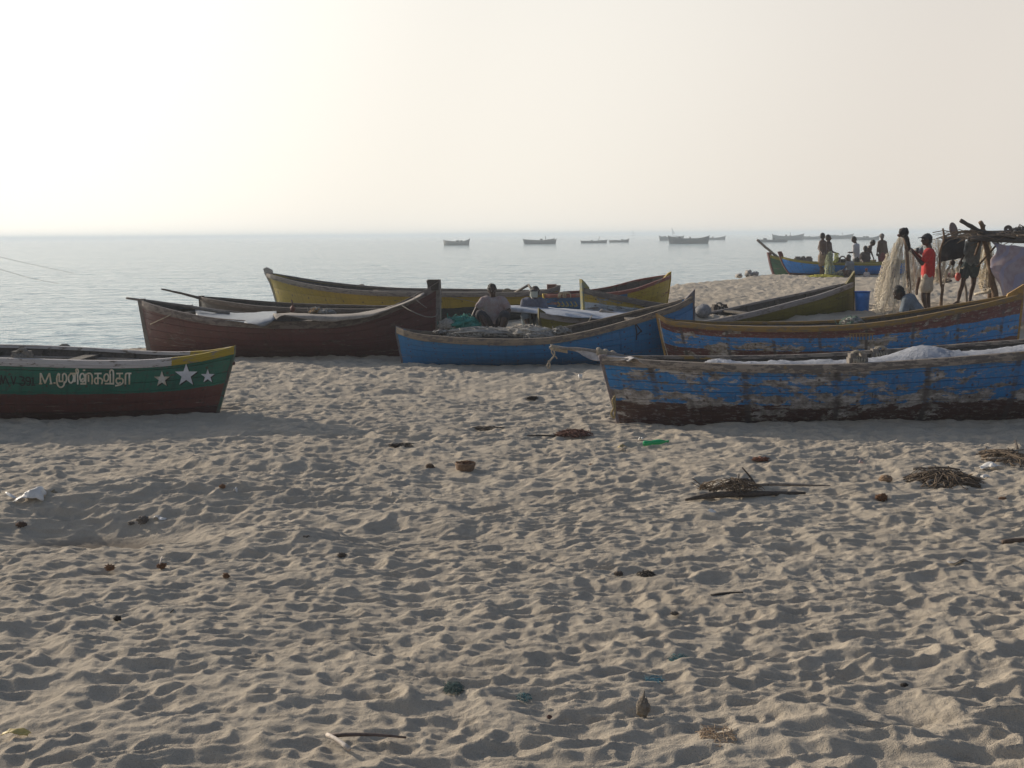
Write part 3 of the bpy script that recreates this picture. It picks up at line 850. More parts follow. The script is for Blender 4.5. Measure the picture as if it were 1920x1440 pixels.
# boats lying off the beach, far out
FB = [('pale fishing boat alone on the water, leftmost of those far out', (831, 449), (881, 447), 459.5, (.20, .18, .15), (.28, .25, .22)),
      ('dark fishing boat at sea with a second one just behind it', (982, 448), (1044, 447), 457.5, (.05, .045, .04), None),
      ('fishing boat at sea mostly hidden behind a darker one', (980, 447), (1040, 445.5), 456, (.08, .07, .06), None),
      ('low flat fishing boat at sea, stern near a smaller boat', (1088, 450), (1139, 448.5), 455.5, (.09, .08, .07), None),
      ('small upturned-bow boat at sea beside a longer low boat', (1141, 449), (1180, 446.5), 454, (.07, .06, .055), None),
      ('grey boat at sea poking out left of the biggest anchored boat', (1235, 441), (1283, 441), 450.5, (.10, .09, .08), None),
      ('biggest dark boat anchored at sea with high raised ends', (1252, 441), (1331, 440.5), 456.5, (.045, .04, .038), None),
      ('small boat at sea poking out right of the biggest anchored boat', (1322, 444), (1361, 441), 449.5, (.10, .09, .08), None),
      ('low grey barge-like boat at sea, left end of the right cluster', (1420, 447.5), (1478, 448.5), 453.5, (.07, .07, .07), None),
      ('high grey boat at sea with a stubby mast in the cluster', (1447, 438), (1508, 437), 450, (.08, .08, .08), None),
      ('short grey boat in the middle of the sea cluster', (1500, 441), (1545, 439.5), 448.5, (.09, .09, .09), None),
      ('grey boat at sea seen over the heads of the two boys', (1553, 438.5), (1601, 437), 447.5, (.09, .09, .09), None),
      ('grey low boat at sea seen beyond the bareback man', (1602, 443), (1650, 440), 449.5, (.08, .08, .08), None)]
def hor(u): return 447 - 14 * u / 1920
for i, (lab, a, c, vb, colr, topc) in enumerate(FB):
    um = (a[0] + c[0]) / 2
    Y = 2.6 * FPX / (vb - hor(um))
    Y = min(Y, 640)
    zb = SEA_Z - .25
    mt = hull_mat('far_hull_paint', [(.25, topc or tuple(k * 1.5 for k in colr)), (1, colr)], 20 + i, .15, (.15, .13, .11), None, .1)
    vm = lerp(a[1], vb, .38)
    rake = (c[0] - a[0]) * .05
    fbt = Boat(lab, Y, Y + (3 if i % 2 else -3), (a[0] + 1, a[1] + 1.6), (c[0] - 1, c[1] + 1.6), (a[0] + rake, vb), (c[0] - rake, vb),
         [(lerp(a[0], c[0], .22), vm - .6), (lerp(a[0], c[0], .5), vm), (lerp(a[0], c[0], .8), vm - 1.2)], 2.2, mt,
         strip_mat('far_strip', (.14, .12, .10), 30 + i, .3, (.1, .09, .08)), 1, zA=zb, zB=zb, seg=16, gw=.14,
         hornA=[(a[0], a[1]), (a[0] + 1.6, a[1] + 1.2)], hornB=[(c[0], c[1]), (c[0] - 1.6, c[1] + 1.4)], stem_w=.2, pmat=WOOD_DARK,
         group='fishing boats anchored out at sea')
    rs = random.Random(i * 7)
    for q in range(rs.randint(1, 3)):
        t_ = rs.uniform(.2, .8); bp0 = fbt.pt(t_, 0, -1, -.5); hh_ = rs.uniform(.25, .6)
        MB().box(bp0 + np.array([0, 0, hh_ / 2 - .1]), fbt.e * rs.uniform(.3, .9), fbt.n * .5, (0, 0, hh_)).obj('deck_gear', WOOD_DARK, fbt.root, False)
    if i in (1, 3, 9, 11):
        bp0 = fbt.pt(rs.uniform(.3, .7), 0, 1, -.6); MB().tube([bp0, bp0 + np.array([rs.uniform(-.5, .5), 0, 1.3])], .07, 6).obj('short_pole', WOOD_DARK, fbt.root)
def mast(label, u, v0, v1, Y, lean):
    a = P(u, v0, Y); c = P(u + lean, v1, Y)
    a[2] = SEA_Z - .1
    r = empty('sailing_boat', a, label, 'boat', None)
    MB().tube([a, lerp(a, c, .5), c], [.35, .3, .25], 6).obj('mast', WOOD_GREY, r)
    h = [a + np.array([x, 0, z]) for x, z in ((-4, .2), (-3, .0), (3.2, 0), (4.4, 1.2), (3, .8), (-3.6, .7))]
    mb = MB(); mb.add([p + np.array([0, .8, 0]) for p in h] + [p - np.array([0, .8, 0]) for p in h],
                      [tuple(range(6)), tuple(range(11, 5, -1))] + [(k, 6 + k, 6 + (k + 1) % 6, (k + 1) % 6) for k in range(6)])
    mb.obj('hull', WOOD_GREY, r, False)
    sl_ = [lerp(a, c, .25), lerp(a, c, .95), lerp(a, c, .3) + np.array([2.6, 0, 0])]
    mb = MB().add([p + np.array([0, .03, 0]) for p in sl_] + [p - np.array([0, .03, 0]) for p in sl_], [(0, 1, 2), (5, 4, 3), (0, 3, 4, 1), (1, 4, 5, 2), (2, 5, 3, 0)])
    mb.obj('sail', plain('sail_cloth', (.5, .47, .43), .9), r, False)
mast('faint tiny sail on the horizon above the gap in the boats', 1187, 436.5, 431, 1700, -1)
mast('thin leaning mast on the horizon above the biggest anchored boat', 1262, 436.5, 427, 1300, -2.5)

# ------------------------------------------------------------------ lettering and marks on the green boat
LET_PALE = plain('cream_lettering', (.62, .60, .50), .7, .15, 9, .1, col2=(.42, .33, .18))
LET_DARK = plain('black_lettering', (.012, .014, .014), .7, .2, 20, .1)
STAR_W = plain('white_star_paint', (.62, .63, .66), .6, .1, 8, .1)
Z = lambda pts: [(60 + x / 9.6, 690 + y / 9.6) for x, y in pts]
LETTERS = {
 'letter_m': [[(152, 98), (152, 285)], [(160, 105), (235, 272)], [(235, 272), (308, 105)], [(314, 98), (345, 285)], [(135, 282), (175, 282)], [(325, 282), (358, 280)]],
 'full_stop': [[(395, 270), (418, 270)]],
 'letter_mu': [[(478, 100), (452, 150), (446, 220), (462, 305), (515, 348), (568, 318), (586, 250)], [(492, 108), (490, 238)], [(490, 240), (552, 240)], [(552, 240), (552, 118)], [(552, 125), (580, 100), (612, 125), (624, 190), (606, 250), (570, 275)]],
 'letter_nii': [[(735, 238), (700, 272), (662, 230), (662, 150), (698, 106), (735, 112), (750, 180), (735, 240)], [(735, 240), (772, 240)], [(772, 240), (775, 108)], [(695, 98), (820, 98)], [(820, 98), (824, 288)], [(822, 100), (835, 60), (815, 18), (792, 35), (800, 76)]],
 'letter_s': [[(885, 245), (862, 180), (880, 112), (925, 105), (948, 165), (935, 235), (905, 250), (895, 212), (922, 190)], [(880, 285), (965, 285)], [(965, 285), (968, 110)], [(968, 125), (1010, 98), (1060, 105), (1084, 165), (1080, 285)], [(1015, 130), (1018, 240)], [(925, 42), (950, 42)]],
 'letter_ka': [[(1130, 100), (1245, 98)], [(1186, 100), (1186, 285)], [(1186, 185), (1145, 185), (1126, 232), (1146, 278), (1186, 278)], [(1186, 182), (1238, 188), (1268, 225), (1255, 282)]],
 'letter_vi': [[(1345, 240), (1305, 225), (1300, 150), (1335, 108), (1372, 130), (1375, 200), (1345, 240)], [(1320, 282), (1465, 282)], [(1408, 110), (1408, 282)], [(1465, 290), (1465, 90), (1450, 42), (1415, 40), (1398, 92)]],
 'letter_taa': [[(1525, 100), (1630, 98)], [(1578, 100), (1578, 200)], [(1578, 188), (1530, 190), (1514, 238), (1545, 280), (1590, 262)], [(1578, 190), (1625, 195), (1640, 250), (1592, 300), (1505, 318)], [(1682, 288), (1684, 135), (1705, 98), (1782, 98)], [(1752, 98), (1752, 288)]],
}
for nm, st in LETTERS.items():
    green.paint_strokes('letter_shadow', [Z([(x + 6, y + 8) for x, y in q]) for q in st], 2.0, LET_DARK, .0045)
    green.paint_strokes(nm, [Z(q) for q in st], 3.0, LET_PALE, .0065)
Z2 = lambda pts: [(x / 19.2, 690 + y / 19.2) for x, y in pts]
DIG = {
 'letter_w': [[(-420, 270), (-350, 580)], [(-350, 580), (-280, 280)], [(-280, 280), (-210, 580)], [(-210, 580), (-140, 270)]],
 'letter_m': [[(20, 590), (40, 260)], [(40, 260), (110, 560)], [(110, 560), (180, 290)], [(180, 290), (310, 590)]],
 'letter_v': [[(400, 300), (490, 590)], [(490, 590), (565, 320)]],
 'digit_three': [[(700, 310), (830, 330), (860, 390), (790, 450), (890, 480), (880, 580), (800, 630), (710, 580)]],
 'digit_nine': [[(1080, 480), (990, 480), (930, 420), (960, 350), (1040, 340), (1090, 420), (1090, 520), (1050, 620), (970, 610)]],
 'digit_one': [[(1150, 370), (1190, 360)], [(1190, 350), (1190, 610)], [(1140, 615), (1260, 615)]],
}
for nm, st in DIG.items():
    green.paint_strokes(nm, [Z2(q) for q in st], 2.5, LET_DARK, .0045)
def star(u, v, r, rot=0):
    return [(u + (r if k % 2 == 0 else r * .40) * math.sin(rot + k * math.pi / 5), v - (r if k % 2 == 0 else r * .40) * math.cos(rot + k * math.pi / 5)) for k in range(10)]
STAR_B = plain('stained_star_paint', (.55, .54, .50), .6, .2, 6, .1, col2=(.28, .20, .08))
for u, v, r, mt in ((303.5, 711, 15.5, STAR_B), (349, 703.5, 22, STAR_W), (389.5, 705.5, 13.5, STAR_W)):
    green.paint_poly('star_shadow', star(u + 2.2, v + 1.6, r), LET_DARK, .0045)
    green.paint_poly('star', star(u, v, r), mt, .0075)
mid.paint_strokes('black_mark', [[(1191, 607), (1194, 625), (1193, 637)], [(1192, 607), (1203, 622)], [(1196, 627), (1203, 620)]], 2.2, LET_DARK, .004)
rb.paint_strokes('faded_lettering', [[(1594 + 6 * k, 627), (1594 + 6 * k, 637)] for k in range(8)] + [[(1592, 626), (1640, 625)]], 1.6, plain('ochre_lettering', (.32, .20, .07), .8), .004)
b5.paint_strokes('yellow_lettering', [[(1046 + 8 * k, 566), (1050 + 8 * k, 573), (1045 + 8 * k, 574)] for k in range(5)], 1.6, plain('yellow_lettering_paint', (.35, .30, .05), .8), .004)
red.paint_strokes('faded_chalk_mark', [[(320, 628), (326, 635), (334, 632), (342, 639), (350, 635), (366, 640)], [(322, 634), (330, 642), (345, 645), (364, 646)]], 1.5, plain('faded_chalk', (.17, .12, .105), .9), .004)
lap('ropes, oar')
# ------------------------------------------------------------------ ropes, oar blocks
def ring(c, r, tr, ax, lo=0, hi=math.pi, n=12):
    """arc of rope standing in the plane of ax and z"""
    c = np.asarray(c, float); ax = np.asarray(ax, float)
    return [c + ax * r * math.cos(a) + np.array([0, 0, r * math.sin(a)]) for a in np.linspace(lo, hi, n)]
def oar_block(boat, u, v, Y, w, h, mat=WOOD_DARK, rope=ROPE_DK, rr=.07, wraps=3, tr=.012):
    c = P(u, v, Y); e = boat.e; n = boat.n
    bl = MB()
    bl.box(c + np.array([0, 0, h * .30]), e * w, n * .13, (0, 0, h * .6))
    bl.box(c + e * w * .3 + np.array([0, 0, h * .72]), e * w * .28, n * .12, (0, 0, h * .3))
    bl.box(c - e * w * .3 + np.array([0, 0, h * .72]), e * w * .28, n * .12, (0, 0, h * .3))
    o = bl.obj('oar_block', mat, boat.root, False)
    rp = MB()
    top = c + np.array([0, 0, h * .62])
    for k in range(3):
        rp.tube(ring(top + n * random.uniform(-.03, .03) + e * random.uniform(-.015, .015), rr * random.uniform(.85, 1.1), tr, e, -.3, math.pi + .3), tr, 6)
    for k in range(wraps):
        cc = c + e * w * ((k + .5) / wraps - .5) * .7 + np.array([0, 0, h * .25])
        pts = [cc + n * .085 * math.cos(a) + np.array([0, 0, h * .42 * math.sin(a)]) + e * .01 * math.sin(3 * a + k) for a in np.linspace(0, 2 * math.pi, 12)]
        rp.tube(pts, tr, 5)
    q = rp.obj('rope_lashing', rope, o)
    return o
oar_block(green, 121, 668, 18.05, .30, .15, WOOD_DARK, ROPE_DK, .075, 3, .016)
oar_block(green, 42, 680, 16.05, .24, .17, ROPE_DK, ROPE_DK, .06, 6, .022)
oar_block(yel, 679, 548, 31.2, .36, .16, WOOD_DARK, ROPE, .09, 3)
for u in (648, 704):
    c = P(u, 549, 31.2)
    MB().tube(ring(c, .10, .012, yel.e, 0, math.pi), .016, 6).obj('rope_ring', ROPE_DK, yel.root)
oar_block(near, 1607, 689, 15.5, .23, .20, WOOD_GREY, ROPE, .075, 6, .014)
oar_block(near, 1650, 675, 16.7, .26, .17, WOOD_GREY, ROPE, .075, 5, .014)
oar_block(ol, 1349, 584, 26.6, .33, .17, WOOD_DARK, ROPE_DK, .075, 3)
oar_block(farblue, 1580, 492, 50, .6, .22, WOOD_DARK, ROPE_DK, .1, 2, .02)
oar_block(green, -180, 684, 16.1, .24, .15, ROPE_DK, ROPE_DK, .06, 6, .022)
oar_block(farblue, 1506, 490, 50, .7, .22, WOOD_GREY, ROPE_DK, .05, 1, .02)
# timber block and tiller at the yellow boat's stern
MB().box(P(1034.5, 540, 29.6), (.22, 0, 0), (0, .3, 0), (0, 0, .17)).obj('stern_block', plain('red_brown_block', (.13, .06, .045), .8, .3, 10, .4), yel.root, False)
MB().box(P(812, 534, 24.3), (.21, 0, 0), (0, .12, 0), (0, 0, .20)).obj('stern_block', WOOD_DARK, red.root, False)
MB().tube([P(965, 549, 29.9), P(991, 534.5, 29.6)], .03, 6).tube([P(991, 534.5, 29.6), P(999, 545, 29.4)], .03, 6).obj('tiller', WOOD_GREY, yel.root)
c = P(951, 552, 29.8)
mb = MB(); n_ = 16
arc = [c + np.array([.14 * math.cos(a), 0, .14 * math.sin(a)]) for a in np.linspace(0, math.pi, n_)]
mb.add([p + np.array([0, .03, 0]) for p in arc] + [p - np.array([0, .03, 0]) for p in arc], [tuple(range(n_))[::-1], tuple(range(n_, 2 * n_))] + [(k, k + 1, n_ + k + 1, n_ + k) for k in range(n_ - 1)] + [(n_ - 1, 0, n_, 2 * n_ - 1)])
mb.obj('round_board', plain('pale_board', (.30, .25, .17), .8), yel.root, False)
# bolts / rudder irons on green stern
for (u, v) in ((434, 680), (414, 740)):
    a = P(u - 8, v, green.B[1]); MB().tube([a, a + np.array([.10, -.01, -.01])], .022, 8).obj('rudder_iron', plain('rusty_iron', (.07, .035, .025), .7, .3, 20, .4), green.root)

def rope(label, pts, r=.012, mat=ROPE, k=8, name='rope', group=None):
    pts = spline([np.asarray(p, float) for p in pts], k)
    pts = [p + np.array([mn.noise(Vector(p * 9 + 3)) * r * .8, mn.noise(Vector(p * 9)) * r * .8, mn.noise(Vector(p * 9 - 5)) * r * .8]) for p in pts]
    v, f = tube_geo(pts, r, 6)
    return tag(mesh_obj(name, v, f, mat), label, 'rope', group)
rope('upper faint mooring line running out over the water at the left', [P(-260, 425, 40), P(-100, 458, 55), P(0, 482, 70), P(80, 500, 85), P(160, 517, 100)], .009, ROPE_DK)
rope('lower faint mooring line running out over the water at the left', [P(-260, 440, 30), P(-100, 478, 40), P(0, 505, 50), P(60, 522, 58), P(110, 532, 66)], .007, ROPE_DK)
# bowsprit spar with lashings and torn cloth
sp = empty('spar', P(1150, 666, 15.95), 'pale weathered spar pointing out over the bow of the peeling blue boat', 'spar')
MB().tube(spline([P(1030, 652, 16.3), P(1080, 655, 16.2), P(1140, 664, 16.05), P(1215, 680, 15.95), P(1260, 684, 15.95)], 4), [.020] * 4 + [.03] * 4 + [.035] * 9, 8).obj('pole', WOOD_GREY, sp)
mb = MB()
for i in range(14):
    q = P(1034 + i * 2.2, 651.5 + i * .4, 16.28); r_ = .03
    mb.tube([q + np.array([.004 * math.sin(a * 3), r_ * math.cos(a), r_ * math.sin(a)]) for a in np.linspace(0, 6.3, 9)], .011, 5)
for i in range(18):
    q = P(1120 + i * 2.1, 660 + i * .45, 16.08); r_ = .045 + .01 * math.sin(i)
    mb.tube([q + np.array([.004 * math.sin(a * 3), r_ * math.cos(a), r_ * math.sin(a)]) for a in np.linspace(0, 6.3, 9)], .012, 5)
mb.obj('lashing', ROPE, sp)
rope('knotted pale rope end dangling from the spar tip in a loop', [P(1036, 652, 16.2), P(1040, 664, 16.2), P(1033, 674, 16.2), P(1027, 682, 16.2), P(1026, 688, 16.2), P(1030, 690, 16.2), P(1031, 682, 16.2), P(1028, 676, 16.2)], .011)
rope('short frayed rope end hanging beside the looped one', [P(1040, 652, 16.22), P(1034, 658, 16.22), P(1037, 665, 16.22), P(1043, 670, 16.22), P(1044, 673, 16.22)], .009)
rope('yellowish rope hanging down the stem of the peeling blue boat', [P(1153, 742, 15.85), P(1149, 752, 15.83), P(1151, 765, 15.8), P(1147, 775, 15.8), P(1152, 783, 15.8), P(1154, 772, 15.8), P(1153, 745, 15.85)], .012, plain('yellow_rope', (.36, .27, .12), .9, .3, 60, .6))
rope('thin mooring rope slanting down the prow of the ochre-gunwaled boat', [P(1236, 597, 21.9), P(1245, 640, 21.8), P(1253, 672, 21.8)], .008)
rope('slack rope slung between the dark red boat stern and hull side', [P(752, 572, 23.6), P(775, 585, 23.3), P(800, 594, 23.3), P(818, 592, 23.7), P(821, 580, 24.2)], .010, ROPE_DK)
rope('rope slanting from the dark red boat stern top towards the beach', [P(823, 528, 24.2), P(800, 542, 24.2), P(776, 556, 23.6), P(800, 577, 23.4)], .007, ROPE_DK)
rope('thin rope tied round the dark red boat bow', [P(282, 608, 25.0), P(300, 600, 24.7), P(320, 590, 24.55)], .009)
rope('frayed rope hanging down the dark red boat stem', [P(266, 566, 25.2), P(272, 582, 25.2), P(275, 600, 25.2), P(276, 622, 25.2)], .010)
rope('taut line running from the far yellow stern over the seated men', [P(1045, 553, 28.9), P(1010, 567, 27.5), P(960, 573, 26), P(900, 568, 25), P(826, 552, 24.4)], .006, ROPE_DK)
rope('mooring line of the olive boat tied over its grey gunwale', [P(1110, 591, 24.1), P(1103, 604, 23.95), P(1092, 619, 24.0)], .012)
for k, lab in enumerate(('coil of pale rope on the red gunwale, left loop', 'coil of pale rope on the red gunwale, right loop')):
    c = P(1054 + 9 * k, 555, 28.2)
    mb = MB()
    for j in range(3): mb.tube(ring(c + np.array([.01 * j, .03 * j, -.01 * j]), .085 - .01 * j, .012, np.array([1, 0, 0]), -.4, math.pi + .4), .013, 6)
    tag(mb.obj('rope_coil', ROPE), lab, 'rope')

def pole(label, pts, r0, r1, mat=WOOD_BROWN, cat='pole', name='pole', knots=.25):
    pts = spline(pts, 5); n = len(pts)
    rr = [lerp(r0, r1, i / (n - 1)) * (1 + knots * .5 * mn.noise(Vector((i * .9, r0 * 50, 1)))) for i in range(n)]
    pts = [np.asarray(p) + np.array([mn.noise(Vector((i * .5, 1, r0 * 90))), 0, mn.noise(Vector((i * .5, 7, r0 * 90)))]) * r0 * knots for i, p in enumerate(pts)]
    v, f = tube_geo(pts, rr, 7)
    return tag(mesh_obj(name, v, f, mat), label, cat)
pole('grey pole sticking out left over the dark red boat bow', [P(237, 559, 25.4), P(290, 566, 25.3), P(360, 576, 25.3), P(430, 588, 25.2)], .022, .04, WOOD_GREY)
pole('dark pole rising left from the bow of the hidden dark boat', [P(303, 542, 27.4), P(340, 550, 27.4), P(378, 560, 27.3), P(430, 572, 27.2)], .018, .04, WOOD_DARK)
pole('long thin pole leaning out from the far dark green boat', [P(1420, 450, 51), P(1440, 467, 51.2), P(1458, 482, 51.4), P(1475, 492, 51.6)], .05, .06, WOOD_GREY)
pole('long oar lying inside the green boat along its far side', [P(-200, 672, 17.6), P(60, 671, 17.5), P(260, 676, 17.3)], .022, .028, WOOD_GREY, 'oar', 'oar')
pole('oar lying lengthwise inside the ochre-gunwaled blue boat', [P(1330, 611, 22.2), P(1480, 613, 22.1), P(1560, 612, 22.0)], .02, .026, WOOD_GREY, 'oar', 'oar')
pole('bamboo pole lying along the yellow and grey boat gunwale', [P(700, 545, 30.4), P(850, 548, 30.2), P(930, 548, 30)], .02, .026, WOOD_GREY, 'pole', 'pole')
pole('grey plank laid across the white cloth by the olive boat', [P(1126, 584, 25.0), P(1160, 592, 24.8), P(1196, 600, 24.5)], .05, .05, WOOD_GREY, 'plank', 'plank_loose')
MBb = MB().box(P(350, 575, 25.6), (.22, 0, 0), (0, .16, 0), (0, 0, .07)); tag(MBb.obj('wooden_box', plain('slate_box', (.07, .09, .11), .7), None, False), 'small slate-blue box on the dark red boat near its bow', 'box')

lap('cloth')
# ------------------------------------------------------------------ cloth
def cloth(name, label, cat, rows, mat, sub=6, amp=.02, sc=4.0, th=.008, seed=0, parent=None, crumple=0.0):
    g = [spline(r, sub) for r in rows]
    cols = list(zip(*g)); cols = [spline(list(c), sub) for c in cols]
    n = len(cols); m_ = len(cols[0])
    V = []; F = []; U = []
    for i, c_ in enumerate(cols):
        for j, p in enumerate(c_):
            q = Vector((p[0] * sc + seed, p[1] * sc, p[2] * sc))
            d = mn.noise_vector(q) * amp + mn.noise_vector(q * 2.7) * amp * .45
            if crumple: d += Vector((0, 0, abs(mn.noise(q * 3.1)) * crumple))
            V.append(np.asarray(p) + np.array(d)); U.append((i / (n - 1), j / (m_ - 1)))
            if i and j: a = (i - 1) * m_ + j - 1; F.append((a, a + 1, a + m_ + 1, a + m_))
    # real length based uv
    o = mesh_obj(name, V, F, mat, parent, True, U)
    if th:
        md = o.modifiers.new('thickness', 'SOLIDIFY'); md.thickness = th; md.offset = 0
    if label: tag(o, label, cat)
    return o
SHEET = plain('white_sheet_cloth', (.31, .325, .36), .9, .3, 5, .8)
SHEET2 = plain('greyish_cloth', (.40, .40, .42), .9, .2, 6, .4)
PLASTIC = plain('clear_grey_plastic', (.17, .19, .22), .35, .2, 6, .3)

us = [1330, 1345, 1365, 1400, 1440, 1480, 1520, 1560, 1600, 1640, 1680, 1712, 1745, 1775, 1805, 1840, 1880, 1920, 1980, 2050]
vs = [681, 677, 675, 680, 680, 677, 679, 676, 677, 674, 671, 662, 650, 650, 657, 660, 658, 653, 644, 636]
rows = [[], [], [], [], []]
for u, v in zip(us, vs):
    p = near.hit(u, 700, 0); t = float((p - near.A) @ near.e) / near.L
    a = near.pt(t, 0, 1, -.06); c_ = near.pt(t, 0, -1, -.10); mdl = near.pt(t, 0, 1, 0) * .55 + near.pt(t, 0, -1, 0) * .45
    zc = P(u, v, mdl[1])[2]
    a = a + np.array([0, 0, -.03]); cr = np.array([mdl[0], mdl[1], zc])
    q = (a + cr) / 2 + np.array([0, 0, .02 + .25 * max(0, zc - a[2])])
    q2 = (cr + c_) / 2; q2[2] = min(zc - .05, c_[2] - .04)
    c_ = c_ + np.array([0, 0, -.12])
    for r_, p_ in zip(rows, (a, q, cr, q2, c_)): r_.append(p_)
cloth('sheet', 'long white sheet covering the inside of the peeling blue boat', 'sheet', rows, SHEET, 5, .014, 9, .006, 3, None, .03)
cloth('torn_cloth', 'torn dirty-white cloth slung under the spar', 'cloth',
      [[P(1072, 655, 16.2), P(1105, 660, 16.1), P(1150, 667, 16.0), P(1190, 672, 15.9)],
       [P(1084, 661, 16.15), P(1112, 669, 16.05), P(1150, 672, 15.9), P(1183, 675, 15.75)],
       [P(1092, 666, 16.1), P(1114, 676, 16.0), P(1140, 676, 15.85), P(1172, 676, 15.7)]], plain('dirty_white_cloth', (.42, .39, .37), .9, .2, 7, .4), 4, .012, 8, .006)
cloth('torn_cloth', 'crumpled pale cloth lump at the bow corner of the peeling boat', 'cloth',
      [[P(1168, 674, 15.9), P(1180, 668, 15.85), P(1192, 676, 15.8)], [P(1178, 676, 15.6), P(1190, 671, 15.6), P(1205, 680, 15.6)]], plain('dirty_white_cloth', (.42, .39, .37), .9, .2, 7, .4), 4, .02, 9, .006)
cloth('plastic_sheet', 'grey plastic sheet spilling over the dark red boat gunwale', 'sheet',
      [[P(366, 580, 25.7), P(410, 584, 25.6), P(450, 587, 25.5), P(485, 585, 25.3), P(518, 583, 25.2)],
       [P(366, 588, 24.9), P(410, 596, 24.5), P(450, 599, 24.3), P(485, 596, 24.05), P(518, 589, 24.0)],
       [P(368, 591, 24.7), P(410, 598, 24.2), P(452, 603, 23.85), P(480, 606, 23.6), P(514, 597, 23.6)],
       [P(370, 593, 24.9), P(412, 600, 24.4), P(466, 606, 23.8), P(492, 613, 23.55), P(508, 604, 23.6)]], PLASTIC, 4, .02, 6, .004)
cloth('canvas', 'long folded canvas sagging along the dark red boat gunwale', 'canvas',
      [[P(512, 588, 24.3), P(560, 588, 24.4), P(620, 590, 24.4), P(690, 584, 24.3), P(745, 570, 24.2), P(790, 550, 24.2)],
       [P(512, 590, 23.75), P(560, 591, 23.65), P(620, 593, 23.6), P(690, 588, 23.6), P(745, 574, 23.6), P(795, 551, 23.8)],
       [P(518, 600, 23.6), P(535, 591, 23.5), P(600, 603, 23.5), P(650, 600, 23.5), P(700, 592, 23.5), P(770, 566, 23.65)]],
      plain('canvas_grey', (.27, .24, .21), .9, .25, 6, .4), 4, .015, 4, .008)
cloth('sailcloth', 'long white cloth laid over the olive boat behind its pointed prow', 'cloth',
      [[P(890, 576, 25.4), P(940, 573, 25.3), P(1000, 575, 25.4), P(1060, 579, 25.6), P(1120, 582, 25.6), P(1180, 584, 25.6), P(1235, 588, 25.5)],
       [P(890, 578, 25.3), P(940, 577, 25.0), P(1000, 580, 24.9), P(1060, 585, 24.7), P(1120, 588, 24.7), P(1180, 591, 24.6), P(1232, 594, 24.6)],
       [P(892, 580, 25.3), P(940, 584, 25.0), P(1000, 588, 24.8), P(1060, 593, 24.35), P(1120, 598, 24.3), P(1180, 601, 24.3), P(1228, 603, 24.3)]],
      plain('blueish_white_cloth', (.40, .43, .48), .9, .22, 6, .4), 4, .018, 3, .008)
# lumpy sack, generic lumps
def lump(name, label, cat, c, r, mat, amp=.25, sc=2.2, sub=3, seed=0, parent=None, sink=.15, group=None):
    bm = bmesh.new(); bmesh.ops.create_icosphere(bm, subdivisions=sub, radius=1)
    for v in bm.verts:
        n_ = v.co.copy(); k = 1 + amp * mn.noise(n_ * sc + Vector((seed * 5.1, 0, 0))) + amp * .5 * mn.noise(n_ * sc * 2.6 + Vector((seed * 3, 2, 0)))
        v.co = Vector((n_.x * r[0] * k + c[0], n_.y * r[1] * k + c[1], n_.z * r[2] * k + c[2] + r[2] * (1 - sink)))
    me = bpy.data.meshes.new(name); bm.to_mesh(me); bm.free()
    me.polygons.foreach_set('use_smooth', [True] * len(me.polygons)); me.materials.append(mat)
    o = bpy.data.objects.new(name, me); COL.objects.link(o)
    if parent: o.parent = parent; o.matrix_parent_inverse = parent.matrix_world.inverted()
    if label: tag(o, label, cat, group)
    return o
def tangle(name, label, cat, c, r, n, mat, tr=.006, seed=0, parent=None, flat=True, L=1.0, seg=10):
    rs = random.Random(seed); mb = MB(); wig = .22 if seg < 8 else .45
    for i in range(n):
        p = np.array([rs.gauss(0, .38) * r[0], rs.gauss(0, .38) * r[1], rs.random() * r[2]]); pts = []
        d = np.array([rs.gauss(0, 1), rs.gauss(0, 1), rs.gauss(0, .4)]); d /= np.linalg.norm(d)
        st = L * r[0] / seg * rs.uniform(.7, 1.8)
        for j in range(seg):
            pts.append(np.asarray(c) + p)
            d = d + np.array([rs.gauss(0, wig), rs.gauss(0, wig), rs.gauss(0, wig * .7)]); d /= np.linalg.norm(d)
            p = p + d * st
            q = (p[0] / r[0]) ** 2 + (p[1] / r[1]) ** 2
            if q > 1: p[0] *= .9; p[1] *= .9; d = -d
            hmax = r[2] * max(0.05, 1 - q * .8)
            if p[2] > hmax: p[2] = hmax; d[2] = -abs(d[2])
            if p[2] < 0: p[2] = .01; d[2] = abs(d[2])
        mb.tube(pts, tr * rs.uniform(.6, 1.3), 4, False)
    o = mb.obj(name, mat, parent)
    if label: tag(o, label, cat)
    return o
NETW = plain('pale_net_twine', (.46, .42, .36), .9, .3, 30, .4)
NETG = plain('grey_net_twine', (.26, .25, .23), .9, .3, 30, .4)
NETT = plain('teal_net_twine', (.03, .26, .21), .8, .3, 20, .4)
def net_pile(label, c, r, mat, twm, n, seed, amp=.35, tr=.008):
    root = empty('fishing_net', c, label, 'net')
    lump('heap', None, None, np.asarray(c) - np.array([0, 0, r[2] * .1]), (r[0] * .85, r[1] * .85, r[2] * .45), mat, amp, 2.6, 4, seed, root, 0)
    o = tangle('loose_twine', None, None, c, r, n, twm, tr, seed, root); o['kind'] = 'stuff'
    return root
net_pile('long heap of greyish net along the blue boat with the seated men', P(905, 629, 22.9), (.85, .35, .16), NETG, NETW, 110, 3)
net_pile('pale heap of net humped over the blue boat amidships', P(990, 629, 22.8), (.45, .32, .20), NETW, NETW, 110, 4)
net_pile('brownish net bundle at the right end of the net heap', P(1012, 634, 22.45), (.30, .15, .13), NETG, NETG, 60, 5)
net_pile('grey knot of net beside the olive boat prow', P(1052, 626, 22.8), (.20, .2, .14), NETG, NETG, 45, 6)
net_pile('teal green net heap at the seated man\'s hand', P(868, 618, 24.3), (.36, .3, .32), plain('teal_net_cloth', (.025, .24, .19), .8, .35, 9, .4), NETT, 70, 7)
